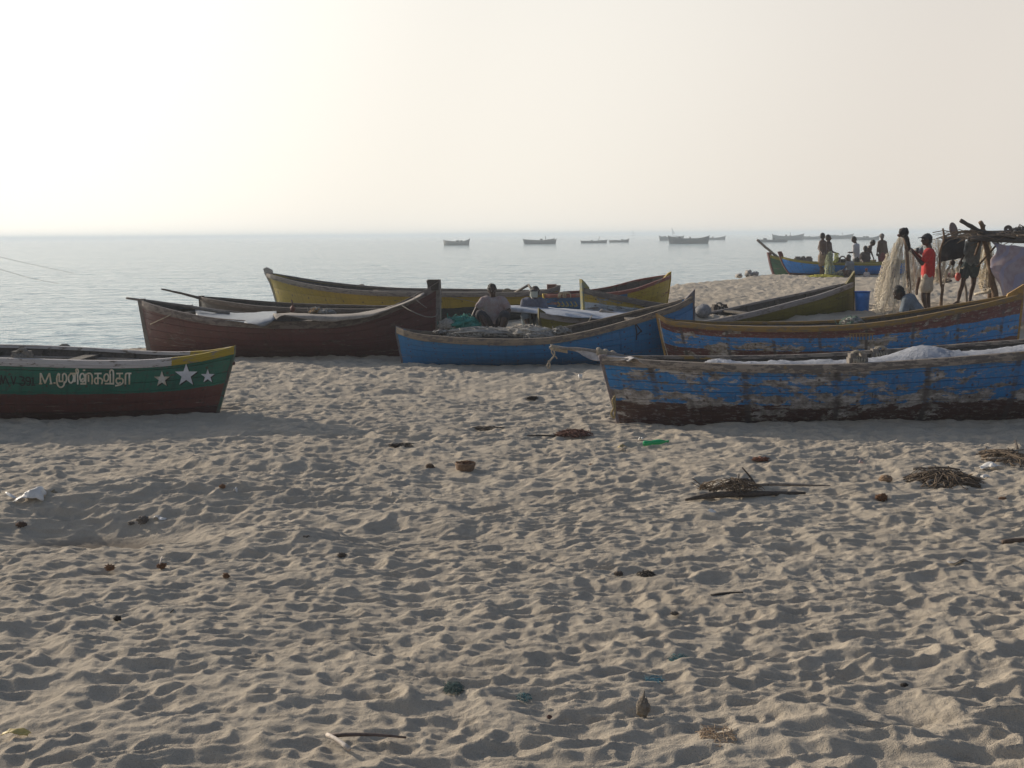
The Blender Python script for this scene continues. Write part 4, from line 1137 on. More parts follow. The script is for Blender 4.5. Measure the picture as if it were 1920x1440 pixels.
net_pile('tan and white net bundle left of the teal net', P(840, 616, 24.2), (.20, .2, .20), NETW, NETW, 55, 8)
net_pile('dark tangle of net on the blue boat bow', P(826, 626, 22.9), (.16, .25, .10), NETG, WOOD_DARK, 45, 9)
net_pile('small net bundle with green cord on the ochre gunwale', P(1598, 609, 21.9), (.22, .25, .16), NETG, plain('mixed_green_cord', (.14, .22, .17), .9), 50, 10)
net_pile('orange-brown net bundle inside the dark red boat', P(594, 588, 25.2), (.16, .2, .14), plain('orange_brown_net', (.24, .14, .05), .9), NETG, 40, 12)
net_pile('grey coil of net beside the orange-brown bundle', P(612, 590, 25.1), (.20, .2, .13), NETG, NETG, 45, 13)
lump('sack', 'mottled grey sack in the olive boat beside its dark oar block', 'sack', P(1319, 594, 25.9), (.16, .16, .14), plain('mottled_sack', (.22, .22, .23), .9, .5, 16, .6), .2, 2)
lump('anchor_weight', 'rust red iron weight with upright handle in the dark red boat', 'anchor', P(549, 585, 25.2), (.05, .05, .07), plain('rust_red', (.16, .045, .03), .7), .2, 2)
MB().tube([P(549, 582, 25.2), P(548, 571, 25.2), P(546, 565, 25.2)], .018, 6)
tag(MB().tube([P(549, 578, 25.2), P(549, 570, 25.2), P(546, 562, 25.2)], .016, 6).obj('iron_rod', plain('rust_iron', (.12, .05, .03), .7)), 'short rusty rod standing in the dark red boat', 'rod')
for k, (u, w, h) in enumerate(((1386, 12, 8), (1403, 12, 15), (1414, 14, 12))):
    c = P(u, 520.5, 48.4)
    lump('stone_sack', ('low grey sack left of the row on the beach crest', 'tall pale rounded sack in the middle of the row on the beach crest', 'pointed grey sack right of the row on the beach crest')[k],
         'sack', c, (w / 49 * .5, .25, h / 49 * .5), plain('pale_sack', (.33, .30, .27), .9, .3, 5, .5), .55, 1.6, 3, k, None, .1)

lap('people')
# ------------------------------------------------------------------ people
TMP = bpy.data.scenes.new('remesh_bench')
def remesh(name, mb, voxel, mat, parent=None, smooth=1):
    me = bpy.data.meshes.new('tmp'); me.from_pydata(mb.v, [], mb.f); me.update()
    o = bpy.data.objects.new('tmp', me); TMP.collection.objects.link(o)
    r = o.modifiers.new('r', 'REMESH'); r.mode = 'VOXEL'; r.voxel_size = voxel; r.use_smooth_shade = True
    if smooth:
        sm = o.modifiers.new('s', 'SMOOTH'); sm.factor = .6; sm.iterations = smooth
    with bpy.context.temp_override(scene=TMP, view_layer=TMP.view_layers[0]): dg = bpy.context.evaluated_depsgraph_get()
    nm_ = bpy.data.meshes.new_from_object(o.evaluated_get(dg)); nm_.name = name
    bpy.data.objects.remove(o); bpy.data.meshes.remove(me)
    nm_.materials.clear(); nm_.materials.append(mat)
    nm_.polygons.foreach_set('use_smooth', [True] * len(nm_.polygons))
    q = bpy.data.objects.new(name, nm_); COL.objects.link(q)
    if parent: q.parent = parent; q.matrix_parent_inverse = parent.matrix_world.inverted()
    return q
def capsule(mb, a, b, ra, rb, n=10):
    a = np.asarray(a, float); b = np.asarray(b, float); d = b - a; L = np.linalg.norm(d) + 1e-6; d = d / L
    pts = []; rr = []
    for k in (1.0, .85, .6, .3, 0): pts.append(a - d * ra * math.sin(k * math.pi / 2) if k else a); rr.append(max(ra * math.cos(k * math.pi / 2), .001))
    for k in (0, .3, .6, .85, 1.0): pts.append(b + d * rb * math.sin(k * math.pi / 2) if k else b); rr.append(max(rb * math.cos(k * math.pi / 2), .001))
    # straight-axis frames
    up = np.array([0, 0, 1.0]) if abs(d[2]) < .9 else np.array([1.0, 0, 0])
    x = np.cross(d, up); x /= np.linalg.norm(x); y = np.cross(x, d)
    V = [p + r_ * (math.cos(2 * math.pi * k / n) * x + math.sin(2 * math.pi * k / n) * y) for p, r_ in zip(pts, rr) for k in range(n)]
    F = [tuple(range(n))[::-1], tuple(9 * n + k for k in range(n))]
    for i in range(1, 10):
        b_ = (i - 1) * n
        for k in range(n): F.append((b_ + k, b_ + (k + 1) % n, b_ + n + (k + 1) % n, b_ + n + k))
    mb.add(V, F)
def ellip(mb, c, ax, n=14, m_=9):
    c = np.asarray(c, float); V = []; F = []
    for i in range(m_ + 1):
        ph = math.pi * i / m_
        for k in range(n):
            a = 2 * math.pi * k / n; s_ = max(math.sin(ph), .01)
            V.append(c + ax[0] * s_ * math.cos(a) + ax[1] * s_ * math.sin(a) + ax[2] * math.cos(ph))
            if i: F.append(((i - 1) * n + k, i * n + k, i * n + (k + 1) % n, (i - 1) * n + (k + 1) % n))
    F.append(tuple(range(n))); F.append(tuple(m_ * n + k for k in range(n))[::-1])
    mb.add(V, F)
def unit(v): v = np.asarray(v, float); return v / (np.linalg.norm(v) + 1e-9)
def hand(mb, wrist, elbow, up, curl=.5, k=1.0):
    d = unit(np.asarray(wrist) - np.asarray(elbow)); s_ = unit(np.cross(d, up)); n_ = np.cross(s_, d)
    pc = np.asarray(wrist) + d * .05 * k
    capsule(mb, np.asarray(wrist), pc + s_ * .015 * k, .026 * k, .026 * k); capsule(mb, np.asarray(wrist), pc - s_ * .018 * k, .026 * k, .024 * k)
    for i, (o_, l) in enumerate(((-.032, .065), (-.011, .078), (.011, .072), (.031, .055))):
        a = pc + s_ * o_ * k + d * .02; m1 = a + (d * math.cos(curl) - n_ * math.sin(curl)) * l * .5 * k
        m2 = m1 + (d * math.cos(curl * 2.2) - n_ * math.sin(curl * 2.2)) * l * .5 * k
        capsule(mb, a, m1, .0095 * k, .009 * k, 6); capsule(mb, m1, m2, .009 * k, .008 * k, 6)
    t0 = np.asarray(wrist) + d * .02 - s_ * .025 * k; t1 = t0 + (d * .6 - s_ * .8) * .04 * k; t2 = t1 + (d - n_ * .5) * .03 * k
    capsule(mb, t0, t1, .012 * k, .011 * k, 6); capsule(mb, t1, t2, .011 * k, .009 * k, 6)

def person(label, Y, J, face, skin=SKIN, voxel=.013, shirt=None, shorts=None, hair=HAIR, sleeves=.5, k=1.0, legs=True, cap=None, shorts_len=.45, lungi=None, wear_eyes=False, group=None, sleeve_r=1.0, torso_k=1.0, face_down=0.0):
    """J: joint -> (u, v, dY). Body is one remeshed surface; clothes and hair are children."""
    p = {n_: P(q[0], q[1], Y + (q[2] if len(q) > 2 else 0)) for n_, q in J.items()}
    mb = MB()
    hd = p['head']; nk = p['neck']; f = unit(np.array([face[0], face[1], -face_down]))
    up = unit(hd - nk) * .6 + np.array([0, 0, .4]); up = unit(up - f * (up @ f)); sd_ = np.cross(f, up)
    ellip(mb, hd + up * .015 * k, (f * .098 * k, sd_ * .076 * k, up * .105 * k))
    ellip(mb, hd + f * .038 * k - up * .055 * k, (f * .052 * k, sd_ * .055 * k, up * .058 * k))       # jaw
    capsule(mb, hd + f * .094 * k + up * .012 * k, hd + f * .114 * k - up * .022 * k, .010 * k, .017 * k, 6)   # nose
    capsule(mb, hd + f * .086 * k - up * .048 * k + sd_ * .016 * k, hd + f * .086 * k - up * .048 * k - sd_ * .016 * k, .012 * k, .012 * k, 6)  # lips
    capsule(mb, hd + f * .082 * k + up * .038 * k + sd_ * .03 * k, hd + f * .082 * k + up * .038 * k - sd_ * .03 * k, .015 * k, .015 * k, 6)   # brow
    for s_ in (-1, 1): ellip(mb, hd + sd_ * s_ * .078 * k - f * .008 * k, (f * .018 * k, sd_ * .010 * k, up * .032 * k), 8, 6)
    capsule(mb, hd - up * .05 * k - f * .02 * k, nk, .052 * k, .058 * k)
    pel = (p['hipL'] + p['hipR']) / 2; ch = (p['shL'] + p['shR']) / 2
    capsule(mb, nk, ch, .058 * k, .075 * k)
    capsule(mb, lerp(ch, pel, .12), lerp(ch, pel, .5), .115 * k * torso_k, .105 * k * torso_k)
    for s_ in 'LR':
        capsule(mb, lerp(p['sh' + s_], ch, .35), lerp(lerp(p['sh' + s_], p['hip' + s_], .55), pel, .25), .088 * k, .075 * k)
        capsule(mb, p['sh' + s_], lerp(p['sh' + s_], ch, .4), .060 * k, .07 * k)
        capsule(mb, lerp(p['hip' + s_], ch, .2), p['hip' + s_], .09 * k, .098 * k)
    capsule(mb, lerp(ch, pel, .5), pel, .105 * k * torso_k, .115 * k)
    for s_ in 'LR':
        if 'el' + s_ in p:
            capsule(mb, p['sh' + s_], p['el' + s_], .050 * k, .037 * k); capsule(mb, p['el' + s_], lerp(p['el' + s_], p['wr' + s_], .35), .038 * k, .037 * k)
            capsule(mb, lerp(p['el' + s_], p['wr' + s_], .3), p['wr' + s_], .037 * k, .024 * k)
            hand(mb, p['wr' + s_], p['el' + s_], np.array([0, -.3, 1.0]), .55, k)
        if legs and 'kn' + s_ in p:
            capsule(mb, p['hip' + s_], p['kn' + s_], .088 * k, .052 * k)
            c1 = lerp(p['kn' + s_], p['an' + s_], .33)
            back = unit(np.cross(np.cross(p['an' + s_] - p['kn' + s_], f), p['an' + s_] - p['kn' + s_])) * .012 * k
            capsule(mb, p['kn' + s_], c1 + back, .052 * k, .054 * k); capsule(mb, c1 + back, p['an' + s_], .053 * k, .033 * k)
            toe = p.get('toe' + s_, p['an' + s_] + f * .16 * k + np.array([0, 0, -.05 * k]))
            heel = p['an' + s_] - unit(toe - p['an' + s_]) * np.array([1, 1, 0]) * .04 * k + np.array([0, 0, -.05 * k])
            capsule(mb, heel, lerp(p['an' + s_], toe, .1) + np.array([0, 0, -.02]), .034 * k, .036 * k)
            capsule(mb, p['an' + s_], toe, .036 * k, .026 * k)
            d_ = unit((toe - heel) * np.array([1, 1, 0])); q_ = np.cross(d_, np.array([0, 0, 1.0]))
            for i in range(5):
                a = toe + q_ * (i - 2) * .015 * k; capsule(mb, a, a + d_ * (.035 - .003 * i) * k + np.array([0, 0, -.01]), .013 * k, .011 * k, 6)
    body = remesh('person', mb, voxel, skin, None, 1)
    tag(body, label, 'person', group)
    if hair:
        hb = MB(); ellip(hb, hd + up * .032 * k - f * .022 * k, (f * .104 * k, sd_ * .090 * k, up * .106 * k)); ellip(hb, hd - f * .05 * k - up * .01 * k, (f * .065 * k, sd_ * .078 * k, up * .085 * k))
        o = remesh('hair', hb, max(voxel, .012), hair, body, 0)
        for v in o.data.vertices: v.co += v.normal * (mn.noise(v.co * 38) * .014 * k + mn.noise(v.co * 90) * .006)
    if wear_eyes:
        for s_ in (-1, 1):
            eb = MB(); ellip(eb, hd + f * .088 * k + sd_ * s_ * .031 * k + up * .014 * k, (f * .009, sd_ * .012, up * .006), 8, 6); eb.obj('eye', EYE, body)
    if shirt:
        sb = MB(); g = .020 * k
        capsule(sb, lerp(nk, ch, .55), ch, .07 * k, .095 * k)
        capsule(sb, lerp(ch, pel, .1), lerp(ch, pel, .55), .118 * k * torso_k + g, .115 * k * torso_k + g)
        for s_ in 'LR':
            capsule(sb, lerp(p['sh' + s_], ch, .35), lerp(lerp(p['sh' + s_], p['hip' + s_], .6), pel, .2), .088 * k + g, .085 * k + g)
            capsule(sb, p['sh' + s_], lerp(p['sh' + s_], ch, .4), .062 * k + g, .07 * k + g)
            capsule(sb, lerp(p['hip' + s_], ch, .45), lerp(p['hip' + s_], ch, .05), .095 * k + g, .100 * k + g)
            if 'el' + s_ in p: capsule(sb, p['sh' + s_], lerp(p['sh' + s_], p['el' + s_], min(sleeves, 1)), .054 * k + g * sleeve_r, .050 * k + g * sleeve_r)
            if 'el' + s_ in p and sleeves > 1: capsule(sb, p['el' + s_], lerp(p['el' + s_], p['wr' + s_], sleeves - 1), .050 * k + g, .042 * k + g)
        capsule(sb, lerp(ch, pel, .5), lerp(ch, pel, .92), .118 * k * torso_k + g, .122 * k + g)
        o = remesh('shirt', sb, voxel, shirt, body, 1)
        for v in o.data.vertices: v.co += v.normal * (mn.noise(Vector((v.co.x * 9, v.co.y * 9, v.co.z * 5))) * .014 + mn.noise(v.co * 24) * .005) * k
    if shorts:
        sb = MB(); g = .022 * k
        capsule(sb, lerp(pel, ch, .16), pel, .112 * k + g, .118 * k + g)
        for s_ in 'LR':
            capsule(sb, lerp(p['hip' + s_], ch, .12), p['hip' + s_], .092 * k + g, .1 * k + g)
            if 'kn' + s_ in p: capsule(sb, p['hip' + s_], lerp(p['hip' + s_], p['kn' + s_], shorts_len), .098 * k + g, .085 * k + g)
        o = remesh('shorts', sb, voxel, shorts, body, 1)
        for v in o.data.vertices: v.co += v.normal * (mn.noise(Vector((v.co.x * 10, v.co.y * 10, v.co.z * 4))) * .015) * k
    if lungi:
        mat_, bottom = lungi; sb = MB()
        bt = P(*bottom, Y); capsule(sb, lerp(pel, ch, .12), pel, .13 * k, .145 * k)
        for dx in (-.05, .05): capsule(sb, pel + np.array([dx, 0, 0]), bt + np.array([dx, 0, 0]), .12 * k, .11 * k)
        o = remesh('lungi', sb, voxel, mat_, body, 1)
        for v in o.data.vertices: v.co += v.normal * (mn.noise(Vector((v.co.x * 16, v.co.y * 16, v.co.z * 2))) * .025) * k
    if cap:
        cb = MB(); ellip(cb, hd + up * .045 * k - f * .01, (f * .110 * k, sd_ * .094 * k, up * .085 * k))
        a = hd + f * .10 * k + up * .055 * k
        for i in (-2, -1, 0, 1, 2): capsule(cb, a + sd_ * i * .022 * k, a + f * (.085 - .008 * i * i) * k + sd_ * i * .026 * k - up * .012, .012, .009, 6)
        remesh('cap', cb, .011, cap, body, 1)
    return body

RED = plain('red_shirt_cloth', (.52, .022, .018), .85, .15, 9, .3)
person('standing man in a red shirt, pale shorts and dark cap mending net', 26.7,
       dict(head=(1737, 450), neck=(1742, 463), shL=(1741, 474, -.19), shR=(1744, 474, .19), elL=(1729, 495, -.24), wrL=(1712, 474, -.12), elR=(1732, 490, .20), wrR=(1711, 469, .06),
            hipL=(1739, 523, -.10), hipR=(1739, 523, .10), knL=(1731, 551, -.10), anL=(1737, 581, -.12), toeL=(1729, 586, -.14), knR=(1740, 552, .1), anR=(1742, 579, .10), toeR=(1735, 583, .1)),
       (-1, -.15), SKIN, .012, RED, plain('pale_shorts_cloth', (.42, .37, .30), .85, .15, 8, .3), cap=plain('navy_cap_cloth', (.022, .026, .034), .8, .2, 12, .3), sleeves=.55, shorts_len=.62, wear_eyes=True, sleeve_r=1.5)
GREYS = plain('washed_grey_cloth', (.17, .19, .20), .9, .3, 6, .4)
person('barefoot man in grey shirt and shorts, head hidden under the thatch', 28.0,
       dict(head=(1823, 440), neck=(1823, 451), shL=(1812, 459), shR=(1834, 459), elL=(1806, 478, -.15), wrL=(1802, 489, -.25), elR=(1840, 447, -.05), wrR=(1843, 431, -.08),
            hipL=(1811, 499), hipR=(1827, 499), knL=(1803, 537, -.05), anL=(1796, 566), toeL=(1783, 574, -.05), knR=(1825, 533), anR=(1818, 565, .05), toeR=(1814, 572, -.1)),
       (-.6, .8), SKIN, .012, GREYS, plain('dark_teal_shorts', (.05, .075, .08), .9, .3, 7, .4), sleeves=.8, shorts_len=.42, torso_k=1.05, sleeve_r=1.4)
person('crouching man in blue-grey shirt bending over the ochre gunwale', 25.2,
       dict(head=(1685, 550), neck=(1697, 558), shL=(1701, 563, -.16), shR=(1706, 561, .16), elL=(1694, 585, -.20), wrL=(1678, 590, -.15), elR=(1695, 588, .1), wrR=(1672, 592, .05),
            hipL=(1722, 592, -.1), hipR=(1722, 592, .1), knL=(1702, 604, -.16), anL=(1716, 622, -.12), knR=(1702, 604, .16), anR=(1716, 622, .12)),
       (-1, -.3), SKIN, .012, plain('blue_grey_shirt', (.13, .16, .19), .9, .2, 8, .4), plain('dark_shorts', (.03, .03, .035), .9), sleeves=.9, wear_eyes=True, face_down=.7, sleeve_r=1.5, k=1.12)
person('seated man in pale pinkish shirt pulling the teal net', 24.7,
       dict(head=(923, 545), neck=(924, 556), shL=(906, 565, -.03), shR=(943, 565, .03), elL=(893, 580, -.12), wrL=(884, 597, -.25), elR=(955, 582, -.1), wrR=(945, 598, -.28),
            hipL=(916, 610), hipR=(938, 610), knL=(900, 588, -.42), anL=(915, 618, -.5), knR=(947, 590, -.42), anR=(938, 620, -.5)),
       (.25, -1), SKIN, .012, plain('pale_pink_shirt', (.27, .245, .235), .9, .25, 8, .4, col2=(.24, .15, .14)), plain('dark_trousers', (.03, .03, .04), .9), sleeves=.6, shorts_len=.9, wear_eyes=True, face_down=.2, sleeve_r=1.6)
person('seated man in faded blue shirt with a bucket before his face', 25.4,
       dict(head=(1003, 549), neck=(1001, 560), shL=(984, 567, -.02), shR=(1018, 567, .02), elL=(979, 582, -.15), wrL=(990, 590, -.3), elR=(1022, 582, -.15), wrR=(1014, 592, -.3),
            hipL=(990, 608), hipR=(1012, 608), knL=(986, 592, -.4), anL=(992, 620, -.5), knR=(1016, 592, -.4), anR=(1012, 620, -.5)),
       (0, -1), SKIN, .013, plain('faded_blue_shirt', (.12, .13, .17), .9, .2, 8, .4), plain('faded_jeans', (.16, .21, .26), .9, .2, 8, .3), sleeves=.8, shorts_len=1.0, sleeve_r=1.5)
# bucket
def bucket(label, c, r, h, mat, rim, name='bucket', cat='bucket', handle=True):
    root = empty(name, c, label, cat); n_ = 22
    prof = [(r * .84, 0), (r * .86, .005), (r * .95, h * .7), (r, h), (r * 1.05, h), (r * 1.05, h - .02), (r * 1.0, h - .02)]
    inn = [(r * .97, h), (r * .92, h * .7), (r * .82, .012)]
    V = []; F = []
    allp = [(0.001, 0)] + prof[:4] + inn + [(0.001, .012)]
    for i, (rr_, z) in enumerate(allp):
        for k in range(n_):
            a = 2 * math.pi * k / n_; V.append((c[0] + rr_ * math.cos(a), c[1] + rr_ * math.sin(a), c[2] + z))
            if i: F.append(((i - 1) * n_ + k, (i - 1) * n_ + (k + 1) % n_, i * n_ + (k + 1) % n_, i * n_ + k))
    mesh_obj('shell', V, F, mat, root)
    MB().tube([(c[0] + r * 1.02 * math.cos(a), c[1] + r * 1.02 * math.sin(a), c[2] + h) for a in np.linspace(0, 2 * math.pi, 25)], .012, 6, False).obj('rim', rim, root)
    if handle: MB().tube([(c[0] + r * math.cos(a), c[1] - .3 * r, c[2] + h * .9 - r * math.sin(a) * .9) for a in np.linspace(0, math.pi, 12)], .006, 5).obj('handle', rim, root)
    return root
bp_ = P(1001, 557.5, 25.0)
bucket('pale plastic bucket in front of the seated man in faded blue', bp_, .085, .13, plain('pale_bucket_plastic', (.42, .45, .40), .5, .15, 8, .1), plain('dark_rim_plastic', (.05, .05, .05), .5))
bq = G(1616, 590); bq = P(1616, 588, 26.3)
bucket('large blue plastic barrel on the beach behind the ochre gunwale', np.array([bq[0], bq[1], ground_z(bq[0], bq[1]) - .02]), .155, .42, plain('blue_barrel_plastic', (.012, .15, .48), .45, .1, 6, .1), plain('blue_rim_plastic', (.015, .10, .40), .45), 'barrel', 'barrel', False)

# people by the far blue boat
far = dict(voxel=.02)
person('boy standing bare-chested with tan cloth round his hips, left of the pair', 48.4,
       dict(head=(1543, 443), neck=(1542.5, 450), shL=(1538, 454.5), shR=(1547, 454.5), elL=(1534.5, 466, .05), wrL=(1541, 474, -.2), elR=(1549, 466, .1), wrR=(1549, 475, -.1),
            hipL=(1539.5, 480), hipR=(1545.5, 480), knL=(1539, 499), anL=(1538.5, 514.5), knR=(1544, 499), anR=(1543, 514)),
       (.8, .5), SKIN2, .02, None, None, lungi=(plain('tan_cloth', (.26, .19, .13), .9, .2, 6, .4), (1541.5, 495)))
person('boy standing bare-chested holding out yellow net, right of the pair', 48.8,
       dict(head=(1553.5, 446.5), neck=(1553, 453), shL=(1549, 457), shR=(1557, 457.5), elL=(1550, 468, -.1), wrL=(1558, 474, -.2), elR=(1560, 472, -.1), wrR=(1569, 474.5, -.2),
            hipL=(1550.5, 481), hipR=(1556, 481), knL=(1551, 499), anL=(1550.5, 514), knR=(1557, 499), anR=(1559, 513.5)),
       (.9, -.3), SKIN2, .02, None, plain('dark_boy_shorts', (.035, .035, .035), .9))
person('man in white shirt looking down at his hands behind the far blue boat', 50.8,
       dict(head=(1601, 449.5), neck=(1604, 456), shL=(1602, 461, -.18), shR=(1608, 461, .18), elL=(1601, 473, -.2), wrL=(1594, 473, -.2), elR=(1604, 474, .2), wrR=(1596, 474, .15),
            hipL=(1605, 486, -.1), hipR=(1606, 486, .1), knL=(1604, 503), anL=(1606, 519), knR=(1608, 503), anR=(1609, 519)),
       (-1, -.1), SKIN, .02, plain('white_far_shirt', (.50, .49, .50), .9, .15, 6, .3), plain('dark_grey_shorts', (.05, .05, .05), .9), sleeves=.9, face_down=.5)
person('child in grey shirt sitting in front of the far blue boat', 47.6,
       dict(head=(1590.5, 483), neck=(1592, 489), shL=(1588.5, 494), shR=(1598, 494), elL=(1585, 502, -.1), wrL=(1581, 506, -.2), elR=(1600, 503), wrR=(1596, 510, -.1),
            hipL=(1591, 512), hipR=(1598, 512), knL=(1583, 509, -.2), anL=(1586, 519, -.2), knR=(1589, 508, -.25), anR=(1592, 519, -.25)),
       (-.8, -.4), SKIN, .02, plain('grey_child_shirt', (.16, .18, .20), .9, .2, 6, .3), plain('dark_child_shorts', (.04, .04, .04), .9), k=.9)
person('man bending forward with one arm hanging straight down, behind the blue boat', 50.9,
       dict(head=(1636.5, 456), neck=(1633, 461), shL=(1630, 464, -.16), shR=(1632, 464, .16), elL=(1634, 474, -.1), wrL=(1637.5, 483, -.1), elR=(1628, 474, .15), wrR=(1627, 484, .15),
            hipL=(1620, 486, -.1), hipR=(1621, 486, .1), knL=(1625, 503), anL=(1620, 518), knR=(1627, 503), anR=(1623, 518)),
       (.7, -.5), SKIN, .02, None, plain('brown_far_shorts', (.06, .04, .035), .9), face_down=.8)
person('dark-shirted man hunched in front of the bending man', 50.2,
       dict(head=(1622.5, 467), neck=(1622, 474), shL=(1616, 477), shR=(1628, 477), elL=(1615, 486), wrL=(1619, 492, -.2), elR=(1630, 486), wrR=(1627, 492, -.2),
            hipL=(1618, 496), hipR=(1627, 496), knL=(1616, 497, -.3), anL=(1618, 512, -.3), knR=(1629, 497, -.3), anR=(1627, 512, -.3)),
       (.2, 1), SKIN, .02, plain('dark_brown_shirt', (.06, .045, .04), .9, .2, 6, .3), plain('dark_hunched_shorts', (.03, .03, .03), .9), sleeves=.8)
person('tall bare-backed man in red loincloth with pale cap, arms hanging', 50.6,
       dict(head=(1653.5, 444), neck=(1654, 451), shL=(1648, 454.5), shR=(1660.5, 454.5), elL=(1645.5, 466), wrL=(1644.5, 475), elR=(1663, 467), wrR=(1665, 476),
            hipL=(1651, 480), hipR=(1658.5, 480), knL=(1651, 498), anL=(1650, 516), knR=(1659, 498), anR=(1660, 516)),
       (.1, 1), SKIN2, .02, None, None, hair=plain('cropped_grey_hair', (.16, .14, .13), .8), lungi=(plain('red_cloth', (.19, .04, .045), .9, .25, 6, .4), (1655.5, 497)))
person('small child in orange headscarf and white dress against the far hull', 47.3,
       dict(head=(1624.5, 507), neck=(1625, 511), shL=(1621.5, 513), shR=(1628.5, 513), elL=(1620, 518), wrL=(1623, 521, -.1), elR=(1630, 518), wrR=(1627, 521, -.1),
            hipL=(1623, 521), hipR=(1628, 521), knL=(1620, 518, -.15), anL=(1621, 523, -.15), knR=(1630, 518, -.15), anR=(1629, 523, -.15)),
       (-.3, -1), SKIN2, .018, plain('white_child_dress', (.45, .40, .38), .9), plain('white_child_skirt', (.42, .37, .36), .9), hair=plain('orange_scarf', (.42, .12, .04), .9), k=.62)

lap('hanging nets')
# ------------------------------------------------------------------ hanging nets
def net_curtain(label, top, bot, mat, twm, strands, seed, nc=60, nr=30, fold=.16, nfold=7, name='hanging_net', bow=.0):
    """top / bot: pixel polylines (u, v, Y); a draped net with folds and loose strands"""
    T = np.linspace(0, 1, nc); 
    def poly(pl):
        pts = np.array([P(*q) for q in pl]); ts = np.linspace(0, 1, len(pl))
        return np.stack([pts_interp(T, ts, pts[:, k]) for k in range(3)], -1) if len(pl) > 2 else np.stack([lerp(pts[0][k], pts[1][k], T) for k in range(3)], -1)
    A_, B_ = poly(top), poly(bot)
    V = []; U = []; F = []
    width = np.linalg.norm(B_[-1] - B_[0]) + .2; hgt = np.linalg.norm(A_[nc // 2] - B_[nc // 2])
    def pnt(t, r_):
        i = t * (nc - 1); i0 = int(min(i, nc - 2)); f_ = i - i0
        a = A_[i0] * (1 - f_) + A_[i0 + 1] * f_; c_ = B_[i0] * (1 - f_) + B_[i0 + 1] * f_
        p = a * (1 - r_) + c_ * r_
        ph = nfold * 6.28 * t + 2.2 * mn.noise(Vector((t * 3, r_ * 1.5, seed)))
        p = p + np.array([.3 * math.cos(ph), math.sin(ph), 0]) * fold * (.25 + .75 * r_)
        p[2] -= bow * math.sin(math.pi * r_) * .5
        p = p + np.array([mn.noise(Vector((t * 6, r_ * 5, seed + 4))), 0, 0]) * .06
        return p
    root = empty(name, B_[nc // 2], label, 'net')
    for i, t in enumerate(T):
        for j, r_ in enumerate(np.linspace(0, 1, nr)):
            V.append(pnt(t, r_)); U.append((t * width, r_ * hgt))
            if i and j: a = (i - 1) * nr + j - 1; F.append((a, a + 1, a + nr + 1, a + nr))
    mesh_obj('net_sheet', V, F, mat, root, True, U)
    mb = MB(); rs = random.Random(seed)
    for i in range(strands):
        t = rs.random(); r0 = rs.uniform(0, .35) if rs.random() < .6 else 0; r1 = rs.uniform(.6, 1.0); dr = rs.gauss(0, .07)
        pts = []
        for k in range(9):
            q = k / 8; tt = min(max(t + dr * q + .02 * math.sin(q * 5 + i), 0), 1)
            pts.append(pnt(tt, lerp(r0, r1, q)) + np.array([rs.gauss(0, .008), -.025 + rs.gauss(0, .012), 0]))
        mb.tube(pts, rs.uniform(.002, .0050), 4, False)
    o = mb.obj('net_strands', twm, root); o['kind'] = 'stuff'
    return root
NET1 = net_mat('cream_net', (.56, .50, .39), .07, .13, (.40, .34, .24))
NET2 = net_mat('tan_net', (.50, .42, .30), .055, .26, (.36, .29, .19))
NET3 = net_mat('yellow_green_net', (.50, .50, .06), .06, .5, (.35, .38, .05))
NET4 = net_mat('greenish_net', (.30, .34, .22), .06, .42, (.2, .22, .14))
CREAM = plain('cream_twine', (.60, .53, .41), .9, .3, 20, .3)
pole('leaning brown stick propping up the cream net', [P(1696, 436, 26.3), P(1701, 480, 26.2), P(1703, 520, 26.1), P(1707, 562, 26.0), P(1709, 580, 26.0)], .035, .045)
net_curtain('cream net draped wide from the propping stick down to the sand', [(1676, 462, 26.4), (1692, 437, 26.5), (1706, 456, 26.6)],
            [(1640, 580, 25.6), (1655, 600, 25.3), (1690, 594, 25.4), (1716, 560, 26.8)], NET1, CREAM, 110, 1, 70, 34, .14, 6)
net_curtain('outer fold of cream net bellying out left of the propping stick', [(1664, 476, 26.9), (1692, 442, 26.9)],
            [(1643, 545, 26.8), (1641, 590, 26.4), (1676, 598, 26.2)], NET1, CREAM, 60, 2, 50, 30, .16, 4, bow=-.3)
net_curtain('tan net hanging behind the red-shirted man', [(1700, 478, 27.8), (1722, 462, 27.9), (1748, 448, 28), (1770, 452, 28.0)],
            [(1700, 545, 27.4), (1722, 540, 27.3), (1745, 532, 27.4), (1768, 520, 27.4)], NET2, CREAM, 110, 3, 70, 30, .12, 6)
net_curtain('tan net bunched low under the dark tarpaulin', [(1762, 488, 28.3), (1785, 486, 28.3), (1812, 480, 28.3)],
            [(1745, 532, 27.9), (1775, 528, 27.8), (1806, 500, 28.0)], NET2, CREAM, 90, 4, 50, 24, .14, 5)
net_curtain('tan net hanging between the shelter post and the grey-shirted man', [(1832, 462, 28.6), (1852, 452, 28.2), (1862, 470, 28.0)],
            [(1828, 512, 28.4), (1843, 545, 28.0), (1866, 545, 27.8)], NET2, CREAM, 110, 5, 50, 28, .12, 5)
cloth('net_heap', 'pale foot of gathered net lying on the sand by the post', 'net',
      [[P(1826, 551, 28.3), P(1843, 546, 28.3), P(1868, 536, 28.2)], [P(1828, 553, 28.0), P(1845, 550, 27.9), P(1870, 548, 27.8)]], CREAM, 5, .03, 7, .02)
